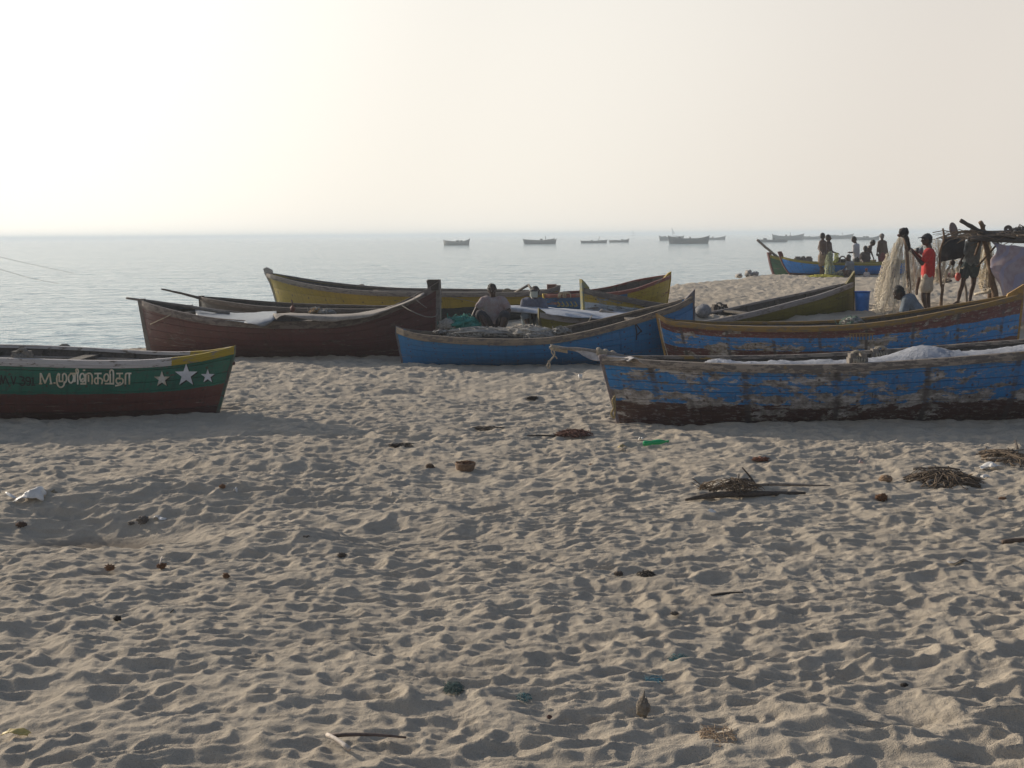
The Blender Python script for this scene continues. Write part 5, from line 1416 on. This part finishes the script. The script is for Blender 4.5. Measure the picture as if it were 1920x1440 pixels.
# blue bag inside the net and dark cloth bundle on the stick
lump('blue_bag', 'round purple-blue bag showing through the cream net', 'bag', P(1668, 521, 27.6), (.16, .14, .16), plain('purple_blue_bag', (.05, .065, .20), .8, .3, 6, .4), .15, 1.6, 3, 4)
hb_ = empty('cloth_bundle', P(1695, 440, 26.3), 'dark cloth bundle hooked over the top of the net stick', 'cloth')
DKCL = plain('near_black_cloth', (.022, .018, .018), .9, .3, 9, .4)
lump('bundle_top', None, None, P(1694, 443, 26.3), (.10, .09, .095), DKCL, .25, 2.4, 3, 2, hb_)
lump('bundle_beak', None, None, P(1686.5, 444, 26.3), (.045, .05, .035), plain('brown_cloth', (.08, .035, .03), .9), .2, 2.4, 2, 3, hb_)
MB().tube(spline([P(1696, 440, 26.2), P(1701, 450, 26.2), P(1704, 463, 26.25), P(1702, 470, 26.3)], 4), [.05] * 5 + [.04] * 5 + [.028] * 3, 8).obj('bundle_tail', DKCL, hb_)
lump('net_float', 'black round float hanging left of the red-shirted man', 'float', P(1720, 475, 27.3), (.055, .055, .065), plain('black_float', (.02, .02, .022), .5), .08, 2, 3, 1)
cloth('grey_rag', 'grey rag hanging by the red-shirted man\'s chest', 'cloth', [[P(1724, 466, 27.2), P(1730, 461, 27.2)], [P(1722, 470, 27.1), P(1731, 472, 27.1)], [P(1724, 476, 27.1), P(1732, 480, 27.1)]], plain('rag_grey', (.12, .14, .16), .9), 5, .01, 9, .006)
lump('net_float', 'orange-red float hanging left of the barefoot man\'s knees', 'float', P(1796, 526, 27.6), (.062, .06, .095), plain('orange_red_float', (.50, .05, .025), .5, .1, 9, .1), .06, 2, 3, 2)
rope('cord holding up the orange-red float', [P(1797, 508, 27.6), P(1801, 495, 27.7), P(1803, 488, 27.75)], .006)
lump('bundle', 'dark red cloth bundle on the sand behind the barefoot man', 'cloth', P(1785, 520, 30.5), (.16, .12, .06), plain('dark_red_bundle', (.14, .025, .035), .9), .25)
lump('sand_rock', 'dark grey stone on the sand behind the forked stick', 'stone', P(1774, 530, 29.3), (.13, .1, .05), plain('dark_grey_stone', (.09, .09, .10), .9), .25)
pole('dark hanging stick beside the red-shirted man\'s shorts', [P(1724, 520, 27.0), P(1720, 538, 27.0), P(1718, 552, 26.95)], .035, .03, plain('dark_brown_bark', (.075, .04, .028), .9))

# yellow and green nets of the far boat
net_curtain('yellow net hanging from the boy\'s outstretched hand', [(1565, 474, 48.3), (1571, 474, 48.3)], [(1562, 494, 48.2), (1571, 490, 48.2)], NET3, plain('yellow_cord', (.55, .50, .08), .9), 12, 6, 16, 10, .08, 2)
net_curtain('greenish net held up between the two boys', [(1549, 478, 48.0), (1557, 470, 48.1)], [(1545, 514, 47.7), (1564, 514, 47.6)], NET4, plain('green_cord', (.38, .40, .22), .9), 30, 7, 24, 14, .15, 3)
yp = net_pile('bright yellow net spread on the crest at the boys\' feet', P(1545, 522, 47.6), (.85, .45, .14), plain('yellow_net_heap', (.48, .42, .05), .9, .4, 12, .5), plain('yellow_cord', (.55, .50, .08), .9), 120, 14, .4, .014)
net_pile('dark green net bundle beside the sitting child', P(1580, 519, 47.8), (.28, .3, .28), plain('dark_green_net_heap', (.05, .07, .055), .9, .4, 12, .5), NETG, 60, 15, .4, .012)

lap('shelter')
# ------------------------------------------------------------------ shelter
sh = empty('shelter', P(1880, 560, 26.9), 'makeshift shelter with a thatched roof of poles and fronds at the right edge', 'shelter')
THATCH = plain('dark_thatch', (.07, .052, .038), .95, .45, 18, .8)
THATCH2 = plain('dry_palm_frond', (.17, .12, .075), .95, .4, 18, .7)
def sp(pts, r0, r1, nm, mat=WOOD_BROWN, par=sh, n_=7):
    pts = spline(pts, 5); m_ = len(pts)
    MB().tube([p + np.array([mn.noise(Vector((i * .4, r0 * 99, 0))), 0, 0]) * r0 * .6 for i, p in enumerate(pts)], [lerp(r0, r1, i / (m_ - 1)) * (1 + .15 * mn.noise(Vector((i * .8, 0, r0 * 40)))) for i in range(m_)], n_).obj(nm, mat, par)
sp([P(1839, 416, 26.6), P(1846, 440, 26.7), P(1850, 470, 26.8), P(1858, 510, 26.9), P(1864, 545, 26.9), P(1868, 575, 26.9)], .045, .075, 'post')
sp([P(1945, 430, 26.6), P(1948, 500, 26.8), P(1950, 580, 26.9)], .05, .07, 'post')
sp([P(1850, 440, 28.9), P(1853, 500, 28.9), P(1856, 560, 28.9)], .04, .05, 'post')
sp([P(1842, 440, 26.9), P(1835, 460, 26.7), P(1828, 478, 26.6)], .03, .025, 'brace')
sp([P(1872, 455, 26.9), P(1850, 480, 26.8), P(1832, 500, 26.6)], .022, .02, 'brace')
sp([P(1801, 413, 26.5), P(1822, 425, 26.5), P(1842, 436, 26.6), P(1870, 441, 26.7)], .042, .055, 'roof_pole', WOOD_DARK)
sp([P(1797, 444, 27.6), P(1830, 441, 27.4), P(1880, 441, 27.3), P(2000, 446, 27.3)], .05, .06, 'roof_pole', WOOD_DARK)
sp([P(1815, 448, 26.4), P(1860, 446, 26.4), P(1920, 450, 26.4), P(2010, 452, 26.4)], .05, .06, 'roof_pole', WOOD_DARK)
sp([P(1819, 436, 28.6), P(1900, 436, 28.7), P(2010, 436, 28.7)], .045, .05, 'roof_pole', WOOD_DARK)
for k in range(64):
    rs = random.Random(k + 50); u0 = rs.uniform(1806, 1990); y0 = rs.uniform(26.2, 28.8); vv = 436.5 + (28.8 - y0) * 2.2 + rs.uniform(-1.5, 2.5)
    u1 = u0 + rs.uniform(30, 80)
    a = P(u0, vv, y0); c_ = P(min(u1, 2020), vv + rs.uniform(-1, 3), y0 + rs.uniform(-.35, .35)); w_ = rs.uniform(.05, .11)
    md_ = (a + c_) / 2 + np.array([0, 0, rs.uniform(-.02, .05)]); q = spline([a, md_, c_], 3); V = []; F = []
    for j, pp in enumerate(q):
        ww = w_ * (1 - .7 * abs(j / (len(q) - 1) - .4))
        V += [pp + np.array([0, -ww, -.02]), pp + np.array([0, 0, .02]), pp + np.array([0, ww, -.02]), pp + np.array([0, 0, -.035])]
        if j:
            b_ = (j - 1) * 4
            for m_ in range(4): F.append((b_ + m_, b_ + (m_ + 1) % 4, b_ + 4 + (m_ + 1) % 4, b_ + 4 + m_))
    F.append((0, 1, 2, 3)); F.append((len(V) - 4, len(V) - 3, len(V) - 2, len(V) - 1))
    mesh_obj('palm_frond', V, F, THATCH if rs.random() < .7 else THATCH2, sh, False)
mb = MB(); rs = random.Random(9)
for k in range(170):
    u0 = rs.uniform(1790, 1960); a = P(u0, 437 + rs.uniform(-3, 12), rs.uniform(26.1, 28.6))
    d = np.array([rs.choice([-1, 1]) * rs.uniform(.15, .55), rs.uniform(-.3, .3), rs.uniform(-.10, .08)])
    mb.tube([a, a + d * .5 + np.array([0, 0, .02]), a + d + np.array([0, 0, -.04])], rs.uniform(.004, .009), 4, False)
for k in range(14):
    a = P(rs.uniform(1815, 1850), 437, 27); d = np.array([-rs.uniform(.2, .45), 0, rs.uniform(-.05, .06)])
    mb.tube([a, a + d * .6 + np.array([0, 0, .03]), a + d], .006, 4, False)
o = mb.obj('thatch_straw', THATCH2, sh); o['kind'] = 'stuff'
cloth('thatch_mat', None, None, [[P(1812, 439, 28.9), P(1900, 438, 28.9), P(2010, 440, 28.9)], [P(1806, 444, 27.4), P(1900, 445, 27.4), P(2010, 448, 27.4)], [P(1822, 449, 26.2), P(1900, 453, 26.2), P(2010, 457, 26.2)]], THATCH, 6, .03, 5, .05, 2, sh)
cloth('tarpaulin', 'faded pinkish patterned tarpaulin hanging from the shelter roof', 'tarpaulin',
      [[P(1857, 450, 26.3), P(1880, 457, 26.2), P(1905, 461, 26.1), P(1960, 462, 26.0)],
       [P(1869, 468, 26.1), P(1885, 475, 26.0), P(1910, 478, 25.9), P(1960, 480, 25.8)],
       [P(1856, 492, 26.0), P(1878, 500, 25.8), P(1905, 505, 25.7), P(1960, 508, 25.6)],
       [P(1869, 520, 25.7), P(1884, 526, 25.5), P(1908, 530, 25.4), P(1960, 535, 25.3)],
       [P(1880, 556, 25.4), P(1892, 556, 25.2), P(1915, 558, 25.1), P(1960, 562, 25.0)],
       [P(1884, 590, 25.2), P(1898, 592, 25.0), P(1918, 594, 24.9), P(1960, 596, 24.8)]], None, 5, .05, 2.2, .008, 1)
m, nt, b = new_mat('pink_tarpaulin')
tc = nd(nt, 'ShaderNodeTexCoord').outputs['UV']
wv = nd(nt, 'ShaderNodeTexWave', {'Vector': scaled(nt, tc, (1, 1, 1)), 'Scale': 1.8, 'Distortion': 3.0, 'Detail': 3}, bands_direction='DIAGONAL').outputs['Fac']
n1 = ntex(nt, tc, 9, 4)
c = mixc(nt, mrange(nt, n1, .4, .62), (.29, .23, .225), (.24, .165, .17))
c = mixc(nt, mrange(nt, wv, .72, .85, 0, .6), c, (.22, .21, .28))
nt.links.new(c, b.inputs['Base Color']); b.inputs['Roughness'].default_value = .8
PINKT = m
bpy.data.objects['tarpaulin'].data.materials.append(PINKT)
cloth('tarpaulin', 'near-black tarpaulin hung like a windbreak left of the grey-shirted man', 'tarpaulin',
      [[P(1770, 438, 27.3), P(1782, 445, 27.3), P(1798, 447, 27.3), P(1812, 449, 27.2)],
       [P(1764, 462, 27.1), P(1780, 464, 27.0), P(1797, 466, 27.0), P(1808, 466, 27.0)],
       [P(1763, 492, 27.1), P(1778, 488, 27.0), P(1790, 487, 27.0), P(1802, 484, 27.0)]], DKCL, 6, .04, 3, .008, 4)
lump('dark_flap', 'dark rag drooping from the lower edge of the black tarpaulin', 'cloth', P(1786, 497, 27.0), (.05, .04, .06), plain('dark_brown_rag', (.045, .025, .02), .9), .2)
r_ = pole('thin forked stick planted upright in front of the black tarpaulin', [P(1768, 428, 26.8), P(1770, 448, 26.8), P(1763, 470, 26.8), P(1762, 500, 26.8), P(1764, 528, 26.8), P(1767, 542, 26.8), P(1765, 562, 26.8), P(1764, 584, 26.8)], .020, .035, WOOD_BROWN, 'stick', 'forked_stick')
v, f = tube_geo([P(1767, 543, 26.8), P(1769, 536, 26.8), P(1770.5, 531, 26.8)], [.025, .018, .012], 6)
mesh_obj('side_fork', v, f, WOOD_BROWN, r_)
pole('slanting pole behind the barefoot man\'s legs', [P(1806, 520, 28.4), P(1811, 545, 28.3), P(1813, 572, 28.2)], .025, .035, WOOD_GREY)
# paddle blade standing up behind
pd = empty('paddle', P(1792, 446, 27.5), 'broad paddle blade standing up behind the black tarpaulin', 'paddle')
mb = MB(); ellip(mb, P(1788, 432, 27.5), (np.array([.085, 0, .03]), np.array([0, .02, 0]), np.array([-.05, 0, .17]))); mb.obj('blade', plain('pinkish_grey_wood', (.20, .15, .14), .8), pd)
MB().tube([P(1790, 440, 27.5), P(1795, 460, 27.5)], .03, 8).obj('shaft', WOOD_GREY, pd)
# things on the roof
def disc(name, label, cat, c, r, d, mat, th=.02):
    d = unit(d); x = unit(np.cross(d, (0, 0, 1))); y = np.cross(x, d); n_ = 20
    V = []; prof = [(0.01, 0), (r * .8, 0), (r, th * 1.5), (r, th * 2), (r * .78, th * .6), (0.01, th * .6)]; F = []
    for i, (q, z) in enumerate(prof):
        for k in range(n_):
            a = 6.28318 * k / n_; V.append(np.asarray(c) + x * q * math.cos(a) + y * q * math.sin(a) + d * z)
            if i: F.append(((i - 1) * n_ + k, (i - 1) * n_ + (k + 1) % n_, i * n_ + (k + 1) % n_, i * n_ + k))
    return tag(mesh_obj(name, V, F, mat), label, cat)
disc('basket_lid', 'round shallow pan leaning on edge on the thatched roof', 'pan', P(1890, 430, 26.9), .085, (-.3, -1, .1), plain('dull_pan', (.14, .115, .105), .7, .3, 12, .4))
tangle('wire_bundle', 'tangled bundle of dark sticks and wire on the thatched roof', 'bundle', P(1912, 438, 26.9), (.22, .2, .16), 60, plain('dark_wire', (.07, .07, .075), .6), .007, 21)
tag(MB().tube([P(1907, 430, 26.7), P(1912, 421, 26.7), P(1920, 426, 26.7), P(1930, 432, 26.7)], .012, 6).obj('bent_stick', WOOD_DARK), 'bent stick poking up from the wire bundle on the roof', 'stick')
lump('grey_sack', 'shiny grey plastic sack on the roof under the wire bundle', 'sack', P(1912, 439, 27.0), (.17, .15, .06), PLASTIC, .3, 3, 3, 8)
cloth('pink_cloth', 'pale pink cloth hanging at the frame edge behind the ochre stern', 'cloth',
      [[P(1914, 545, 22.6), P(1930, 548, 22.6), P(1960, 550, 22.6)], [P(1913, 575, 22.5), P(1930, 578, 22.4), P(1960, 580, 22.4)], [P(1912, 603, 22.4), P(1930, 606, 22.3), P(1960, 606, 22.3)]],
      plain('pale_pink_cloth', (.30, .24, .26), .9, .2, 6, .3), 4, .03, 3, .008)

lap('litter')
# ------------------------------------------------------------------ litter on the beach
def onsand(u, v, lift=0.0):
    p = G(u, v); return p + np.array([0, 0, lift])
BR = plain('dry_brown_husk', (.20, .095, .04), .95, .4, 30, .8, col2=(.09, .045, .025))
ORB = plain('orange_brown_husk', (.25, .135, .07), .95, .35, 30, .8)
DKW = plain('dark_seaweed', (.045, .035, .028), .95, .4, 30, .8)
def husk(u, v, wpx, hpx, mat, label, name='coconut_husk', cat='husk', seed=0, amp=.35):
    c_ = onsand(u, v); k = c_[1] / FPX; root_ = lump(name, label, cat, c_ + np.array([0, 0, .0]), (wpx * k / 2.8, wpx * k / 3.6, hpx * k / 2.3), mat, amp * 2, 3.4, 4, seed, None, .55)
    return root_
# half coconut as an open bowl
c_ = onsand(873, 882); R_ = .105
V = []; F = []; n_ = 22
prof = [(0.01, -.06), (.06, -.045), (.09, -.005), (.105, .05), (.098, .062), (.085, .05), (.07, .02), (.04, .0), (.01, -.005)]
for i, (q, z) in enumerate(prof):
    for k in range(n_):
        a = 6.28318 * k / n_; w_ = 1 + .10 * mn.noise(Vector((math.cos(a) * 1.6, math.sin(a) * 1.6, i * .25)))
        V.append((c_[0] + q * w_ * math.cos(a), c_[1] + q * w_ * math.sin(a), c_[2] + z + .018 + .015 * mn.noise(Vector((a * 2, i, 0)))))
        if i: F.append(((i - 1) * n_ + k, (i - 1) * n_ + (k + 1) % n_, i * n_ + (k + 1) % n_, i * n_ + k))
hc = mesh_obj('half_coconut', V, F, plain('coconut_shell', (.22, .14, .085), .9, .4, 25, .8, col2=(.10, .055, .03))); tag(hc, 'half coconut husk sitting open side up in the middle of the sand', 'coconut')
tangle('frayed_fibre', None, None, c_ + np.array([0, 0, .07]), (.10, .10, .02), 26, BR, .003, 2, hc)
husk(806, 878, 20, 12, plain('dark_husk', (.10, .065, .04), .95), 'small dark lump of husk left of the half coconut', seed=1)
husk(1661, 901, 34, 17, plain('tan_coconut', (.30, .20, .12), .9, .35, 20, .6, col2=(.14, .09, .06)), 'tan coconut half sunk in sand left of the twig heap', 'coconut', 'coconut', 2, .15)
husk(1653, 935, 28, 14, BR, 'brown frayed husk below the tan coconut', seed=3)
husk(1426, 862, 36, 7, plain('red_brown_husk', (.20, .085, .05), .95), 'flat red-brown husk between driftwood and the peeling boat', seed=4, amp=.5)
husk(1880, 938, 18, 9, ORB, 'small orange-brown husk near the right edge', seed=5)
husk(417, 915, 14, 9, ORB, 'small rust-coloured husk left of a white scrap', seed=6)
husk(206, 1067, 24, 12, ORB, 'orange-brown husk lowest left of the husk pair', seed=7)
husk(303, 1064, 22, 11, BR, 'brown husk with a pale splinter through it', seed=8)
husk(424, 1082, 16, 10, ORB, 'small orange husk below the sand hollow', seed=9)
husk(641, 1044, 20, 10, plain('grey_brown_husk', (.11, .085, .065), .95), 'grey-brown husk at the foot of the sand mound', seed=10)
husk(220, 1162, 18, 11, DKW, 'dark brown crumb of husk alone in the lower left sand', seed=11)
husk(40, 987, 24, 12, plain('dead_leaf_brown', (.10, .06, .04), .95), 'dark curled leaf at the left edge in the hollow', 'dead_leaf', 'leaf', 12)
husk(1582, 1376, 14, 9, DKW, 'small black crumb in the bottom sand right of centre', seed=13)
husk(1695, 1287, 18, 7, DKW, 'thin dark chip in the lower right sand', seed=14)
husk(575, 1010, 22, 8, plain('grey_chip', (.10, .085, .07), .95), 'grey chip on the crest of the sand mound', seed=15)
husk(998, 748, 26, 8, DKW, 'dark seaweed clump in the sand before the plain blue boat', 'seaweed', 'seaweed', 16)
husk(745, 837, 30, 8, DKW, 'dark seaweed clump nearest the green boat shadow', 'seaweed', 'seaweed', 17)
husk(1030, 1348, 12, 8, plain('dk_red_husk', (.12, .06, .05), .95), 'reddish-brown crumb left of the upright stump', seed=18)
husk(1108, 875, 11, 8, BR, 'tiny brown crumb right of the half coconut', seed=19)
husk(95, 926, 30, 9, plain('olive_leaf', (.20, .14, .05), .95), 'yellow-brown dead leaf beside the white plastic bag', 'dead_leaf', 'leaf', 20)
husk(268, 980, 26, 17, plain('grey_rock', (.17, .15, .13), .9, .3, 10, .6), 'grey rock in the hollow on the left', 'rock', 'rock', 21, .4)
husk(246, 984, 14, 8, plain('grey_rock', (.17, .15, .13), .9, .3, 10, .6), 'smaller grey stone touching the rock in the hollow', 'rock', 'rock', 22, .4)
husk(1265, 1152, 20, 7, plain('grey_chip', (.10, .085, .07), .95), 'small grey-brown chip near a dead twig, centre right', seed=23)
husk(1160, 1077, 22, 9, plain('grey_brown_husk', (.11, .085, .065), .95), 'grey-brown lump of dried weed in the centre', 'seaweed', 'seaweed', 24)

def twigs(u, v, wpx, dep, hgt, n, mat, label, cat='debris', name='debris_heap', seed=0, tr=.006):
    c_ = onsand(u, v); return tangle(name, label, cat, c_ + np.array([0, 0, .005]), (wpx * c_[1] / FPX / 2, dep, hgt * .62), n, mat, tr * .62, seed, None, True, 1.5, 6)
twigs(1075, 816, 66, .22, .10, 150, plain('red_brown_weed', (.14, .06, .04), .95), 'heap of reddish-brown dried weed in front of the peeling boat', 'weed', 'weed_heap', 1)
husk(1075, 817, 50, 8, plain('red_brown_weed', (.14, .06, .04), .95), 'dense core of the reddish-brown weed', 'weed_core', 'weed', 31)
twigs(915, 804, 56, .12, .03, 40, DKW, 'thin scatter of dark seaweed left of the red-brown heap', 'seaweed', 'seaweed', 2)
twigs(755, 836, 50, .12, .03, 30, DKW, 'thin dark strands trailing from the seaweed clump', 'seaweed', 'seaweed', 3)
twigs(1772, 904, 130, .35, .16, 190, plain('dry_twig_brown', (.14, .10, .065), .95), 'heap of dry twigs and roots right of the tan coconut', 'twigs', 'twig_heap', 4, .008)
husk(1770, 906, 80, 9, plain('dark_debris', (.06, .045, .035), .95), 'dark matted core of the dry twig heap', 'debris_core', 'debris', 32)
twigs(1890, 862, 90, .5, .12, 90, plain('dry_twig_brown', (.14, .10, .065), .95), 'scatter of dry sticks at the right edge', 'twigs', 'twig_heap', 5, .009)
twigs(1345, 1385, 70, .14, .03, 50, plain('straw_grass', (.42, .30, .19), .95), 'pale wisp of dry grass at the bottom right of centre', 'grass wisp', 'dry_grass', 6, .0025)
twigs(850, 1296, 38, .10, .04, 120, plain('green_grey_netting', (.09, .14, .125), .9), 'scrap of dark green netting at lower centre', 'net scrap', 'net_scrap', 7, .002)
twigs(1273, 1240, 40, .09, .02, 60, plain('teal_fibre', (.05, .15, .17), .9), 'teal fibre scrap, upper one of two', 'net scrap', 'net_scrap', 8, .002)
twigs(1226, 1279, 36, .07, .015, 45, plain('blue_fibre', (.06, .19, .26), .9), 'blue fibre scrap, lower one of two', 'net scrap', 'net_scrap', 9, .002)
twigs(983, 1312, 30, .07, .02, 45, plain('teal_fibre', (.05, .15, .17), .9), 'teal fibre scrap left of the upright stump', 'net scrap', 'net_scrap', 10, .002)
twigs(1210, 1080, 34, .08, .04, 45, DKW, 'dark tuft of dried roots in the centre right sand', 'roots', 'root_tuft', 11, .004)
# upright stump
c_ = onsand(1205, 1342)
st_ = lump('stump', 'small upright tuft of bark and fibre like a stump', 'stump', c_, (.032, .03, .05), plain('stump_bark', (.27, .23, .18), .95, .4, 30, .9), .4, 3, 3, 6, None, .3)
MB().tube([c_ + np.array([0, 0, .04]), c_ + np.array([.003, 0, .085]), c_ + np.array([.008, .01, .115])], [.015, .009, .003], 6).obj('splinter', plain('stump_bark', (.27, .23, .18), .95), st_)

def stick(label, a, b_, r0, r1, mat, name='stick', lift=.006, bend=0.006):
    A_ = onsand(*a); B_ = onsand(*b_); pts = [lerp(A_, B_, q) + np.array([0, 0, lift + bend * math.sin(q * 3.14)]) for q in np.linspace(0, 1, 6)]
    v, f = tube_geo(pts, [lerp(r0, r1, q) for q in np.linspace(0, 1, 6)], 7); return tag(mesh_obj(name, v, f, mat), label, 'stick')
stick('long brown stick lying at the bottom edge', (618, 1392), (762, 1397), .011, .005, plain('brown_stick_paint', (.12, .085, .07), .8), bend=.01, lift=.03)
stick('short white stick meeting the brown one at its left end', (614, 1392), (655, 1420), .010, .012, plain('bleached_stick', (.60, .52, .44), .7), lift=.035)
stick('small pale splinter through the brown husk', (300, 1066), (304, 1052), .004, .004, plain('bleached_stick', (.60, .52, .44), .7), lift=.03)
stick('short thin twig in the lower left sand', (318, 1153), (331, 1143), .004, .003, DKW)
stick('thin white splinter standing right of the sand mound', (733, 940), (735, 930), .004, .003, plain('bleached_stick', (.60, .52, .44), .7), lift=.04)
stick('dark flat piece of bark at lower centre right', (1333, 1120), (1392, 1116), .012, .016, DKW)
stick('dark stick at the right edge below the twig heap', (1880, 1018), (1925, 1016), .018, .022, plain('brown_bark_dark', (.10, .065, .045), .9))
stick('twig stretching left from the red-brown weed', (988, 818), (1042, 819), .008, .012, DKW)
# driftwood / palm frond stem
dw = empty('driftwood', onsand(1400, 928), 'dark driftwood stem with dry fronds lying right of centre', 'driftwood')
def par_stick(pp, rr, nm, mat):
    pts = [onsand(u, v) + np.array([0, 0, z]) for u, v, z in pp]; pts = spline(pts, 4); m_ = len(pts)
    MB().tube(pts, [np.interp(i / (m_ - 1), np.linspace(0, 1, len(rr)), rr) for i in range(m_)], 7).obj(nm, mat, dw)
DW = plain('dark_driftwood', (.085, .065, .05), .9, .4, 14, .7); DW2 = plain('grey_driftwood', (.20, .17, .14), .9, .4, 14, .7)
par_stick([(1285, 938, .0), (1330, 934, .02), (1390, 932, .025), (1450, 930, .02), (1510, 927, .01)], [.010, .028, .032, .022, .012], 'stem', DW)
par_stick([(1380, 929, .07), (1440, 925, .08), (1500, 922, .06), (1556, 919, .04)], [.008, .014, .013, .005], 'stem', DW2)
par_stick([(1330, 931, .05), (1370, 924, .09), (1400, 921, .10), (1420, 925, .06)], [.01, .02, .02, .008], 'stem', DW)
par_stick([(1418, 922, .05), (1405, 922, .14), (1391, 922, .22)], [.012, .009, .005], 'twig', DW)
par_stick([(1345, 925, .05), (1380, 918, .08), (1385, 917, .14)], [.008, .012, .006], 'twig', DW2)
o = tangle('dry_fibres', None, None, onsand(1370, 928) + np.array([0, 0, .05]), (.30, .12, .10), 60, THATCH2, .004, 33, dw, True, 1, 6); o['kind'] = 'stuff'
for k in range(7):
    stick(('stick leaning out of the dry stick scatter, reaching highest', 'pale stick lowest in the dry stick scatter', 'stick pointing right in the dry stick scatter', 'short thick stick in the twig heap', 'pale root curling at the left of the twig heap', 'dark stick along the back of the twig heap', 'thin pale stick across the twig heap')[k],
          ((1908, 850), (1850, 866), (1880, 858), (1755, 898), (1712, 886), (1740, 884), (1738, 912))[k], ((1903, 832), (1925, 872), (1930, 848), (1790, 908), (1740, 886), (1800, 888), (1800, 892))[k], .014, .008, (DW, DW2, DW2, DW, DW2, DW, DW2)[k], lift=.035, bend=.01)

def scrap(label, u, v, wpx, hpx, mat, seed=0, name='plastic_scrap', cat='plastic', h=.04):
    c_ = onsand(u, v); k = c_[1] / FPX; w_ = wpx * k; d_ = max(hpx * k * 1.6, .04); rs = random.Random(seed)
    rows = [[c_ + np.array([(i / 4 - .5) * w_, (j / 3 - .5) * d_, .008 + rs.random() * h * math.sin(math.pi * (i + .5) / 5)]) for i in range(5)] for j in range(4)]
    return cloth(name, label, cat, rows, mat, 3, .012, 20, .003, seed)
WPL = plain('white_plastic', (.70, .68, .64), .5, .1, 9, .2)
c_ = onsand(62, 938)
cloth('plastic_bag', 'crumpled white plastic bag on the sand at the left', 'bag',
      [[c_ + np.array(q) for q in ((-.16, -.06, .0), (-.06, -.07, .02), (.05, -.07, .02), (.12, -.04, .0))], [c_ + np.array(q) for q in ((-.10, 0, .03), (-.03, 0, .08), (.06, 0, .11), (.10, 0, .04))], [c_ + np.array(q) for q in ((-.08, .08, .02), (0, .08, .05), (.06, .07, .10), (.10, .06, .02))]], WPL, 5, .02, 18, .003, 3)
cloth('plastic_strip', 'thin white plastic strip trailing from the bag', 'plastic', [[c_ + np.array(q) for q in ((-.16, -.03, .02), (-.21, 0, .03), (-.26, .05, .05))], [c_ + np.array(q) for q in ((-.14, 0, .02), (-.20, .02, .05), (-.265, .07, .06))]], WPL, 4, .004, 18, .003, 5)
scrap('tiny white scrap beside the rust-coloured husk', 441, 923, 9, 5, WPL, 1)
scrap('white scrap resting at the rim of the left hollow', 300, 977, 24, 5, WPL, 2)
scrap('white plastic scraps right of the twig heap', 1860, 880, 44, 12, WPL, 3, h=.07)
scrap('small white scrap below the right scraps', 1848, 898, 16, 7, WPL, 4)
scrap('flat white wrapper near the right edge, lower down', 1800, 1059, 44, 8, plain('dull_white_plastic', (.50, .47, .42), .6), 5)
scrap('yellow wrapper in the bottom left corner', 30, 1384, 50, 10, plain('yellow_plastic', (.50, .38, .12), .6), 6)
scrap('pale blue-white scrap below the driftwood', 1332, 966, 26, 5, WPL, 7)
scrap('white scrap left of the green bottle', 1202, 826, 9, 7, WPL, 8)
gw_ = scrap('shiny gold wrapper left of the green bottle', 1167, 841, 16, 7, plain('gold_foil', (.42, .32, .14), .3, .2, 9, .2, metal=.6), 9, h=.05)
scrap('pale pink scrap in the centre right sand', 1615, 870, 9, 5, plain('pinkish_scrap', (.5, .36, .33), .7), 10)
# white cup standing
c_ = onsand(1088, 712); V = []; F = []; n_ = 14
for i, (q, z) in enumerate(((.001, 0), (.026, 0), (.036, .085), (.033, .085), (.023, .01), (.001, .01))):
    for k in range(n_):
        a = 6.28318 * k / n_; V.append((c_[0] + q * math.cos(a), c_[1] + q * math.sin(a), c_[2] + z))
        if i: F.append(((i - 1) * n_ + k, (i - 1) * n_ + (k + 1) % n_, i * n_ + (k + 1) % n_, i * n_ + k))
tag(mesh_obj('cup', V, F, WPL), 'small white cup standing in front of the plain blue boat', 'cup')
# crushed green bottle
m, nt, b = new_mat('green_bottle_plastic'); b.inputs['Base Color'].default_value = (.01, .42, .13, 1); b.inputs['Roughness'].default_value = .15
b.inputs['Transmission Weight'].default_value = .35; GB = m
c_ = onsand(1229, 836); bt = empty('bottle', c_, 'crushed green plastic bottle lying in front of the peeling boat', 'bottle')
V = []; F = []; n_ = 16; pr = [(.0, .001), (.0, .030), (.02, .036), (.08, .034), (.10, .028), (.12, .034), (.18, .036), (.22, .030), (.255, .013), (.275, .012)]
for i, (x, q) in enumerate(pr):
    for k in range(n_):
        a = 6.28318 * k / n_; w_ = 1 + .25 * mn.noise(Vector((x * 30, math.cos(a) * 1.3, math.sin(a) * 1.3)))
        V.append((c_[0] - .14 + x, c_[1] + q * 1.1 * w_ * math.cos(a) + .1 * (x - .14), c_[2] + .030 + q * .8 * w_ * math.sin(a) + .06 * x))
        if i: F.append(((i - 1) * n_ + k, (i - 1) * n_ + (k + 1) % n_, i * n_ + (k + 1) % n_, i * n_ + k))
mesh_obj('bottle_body', V, F, GB, bt)
MB().tube([(c_[0] + .128, c_[1] + .012, c_[2] + .046), (c_[0] + .15, c_[1] + .016, c_[2] + .048)], .015, 10).obj('screw_cap', plain('green_cap', (.02, .30, .10), .5), bt)

bpy.data.scenes.remove(TMP)
lap('end')
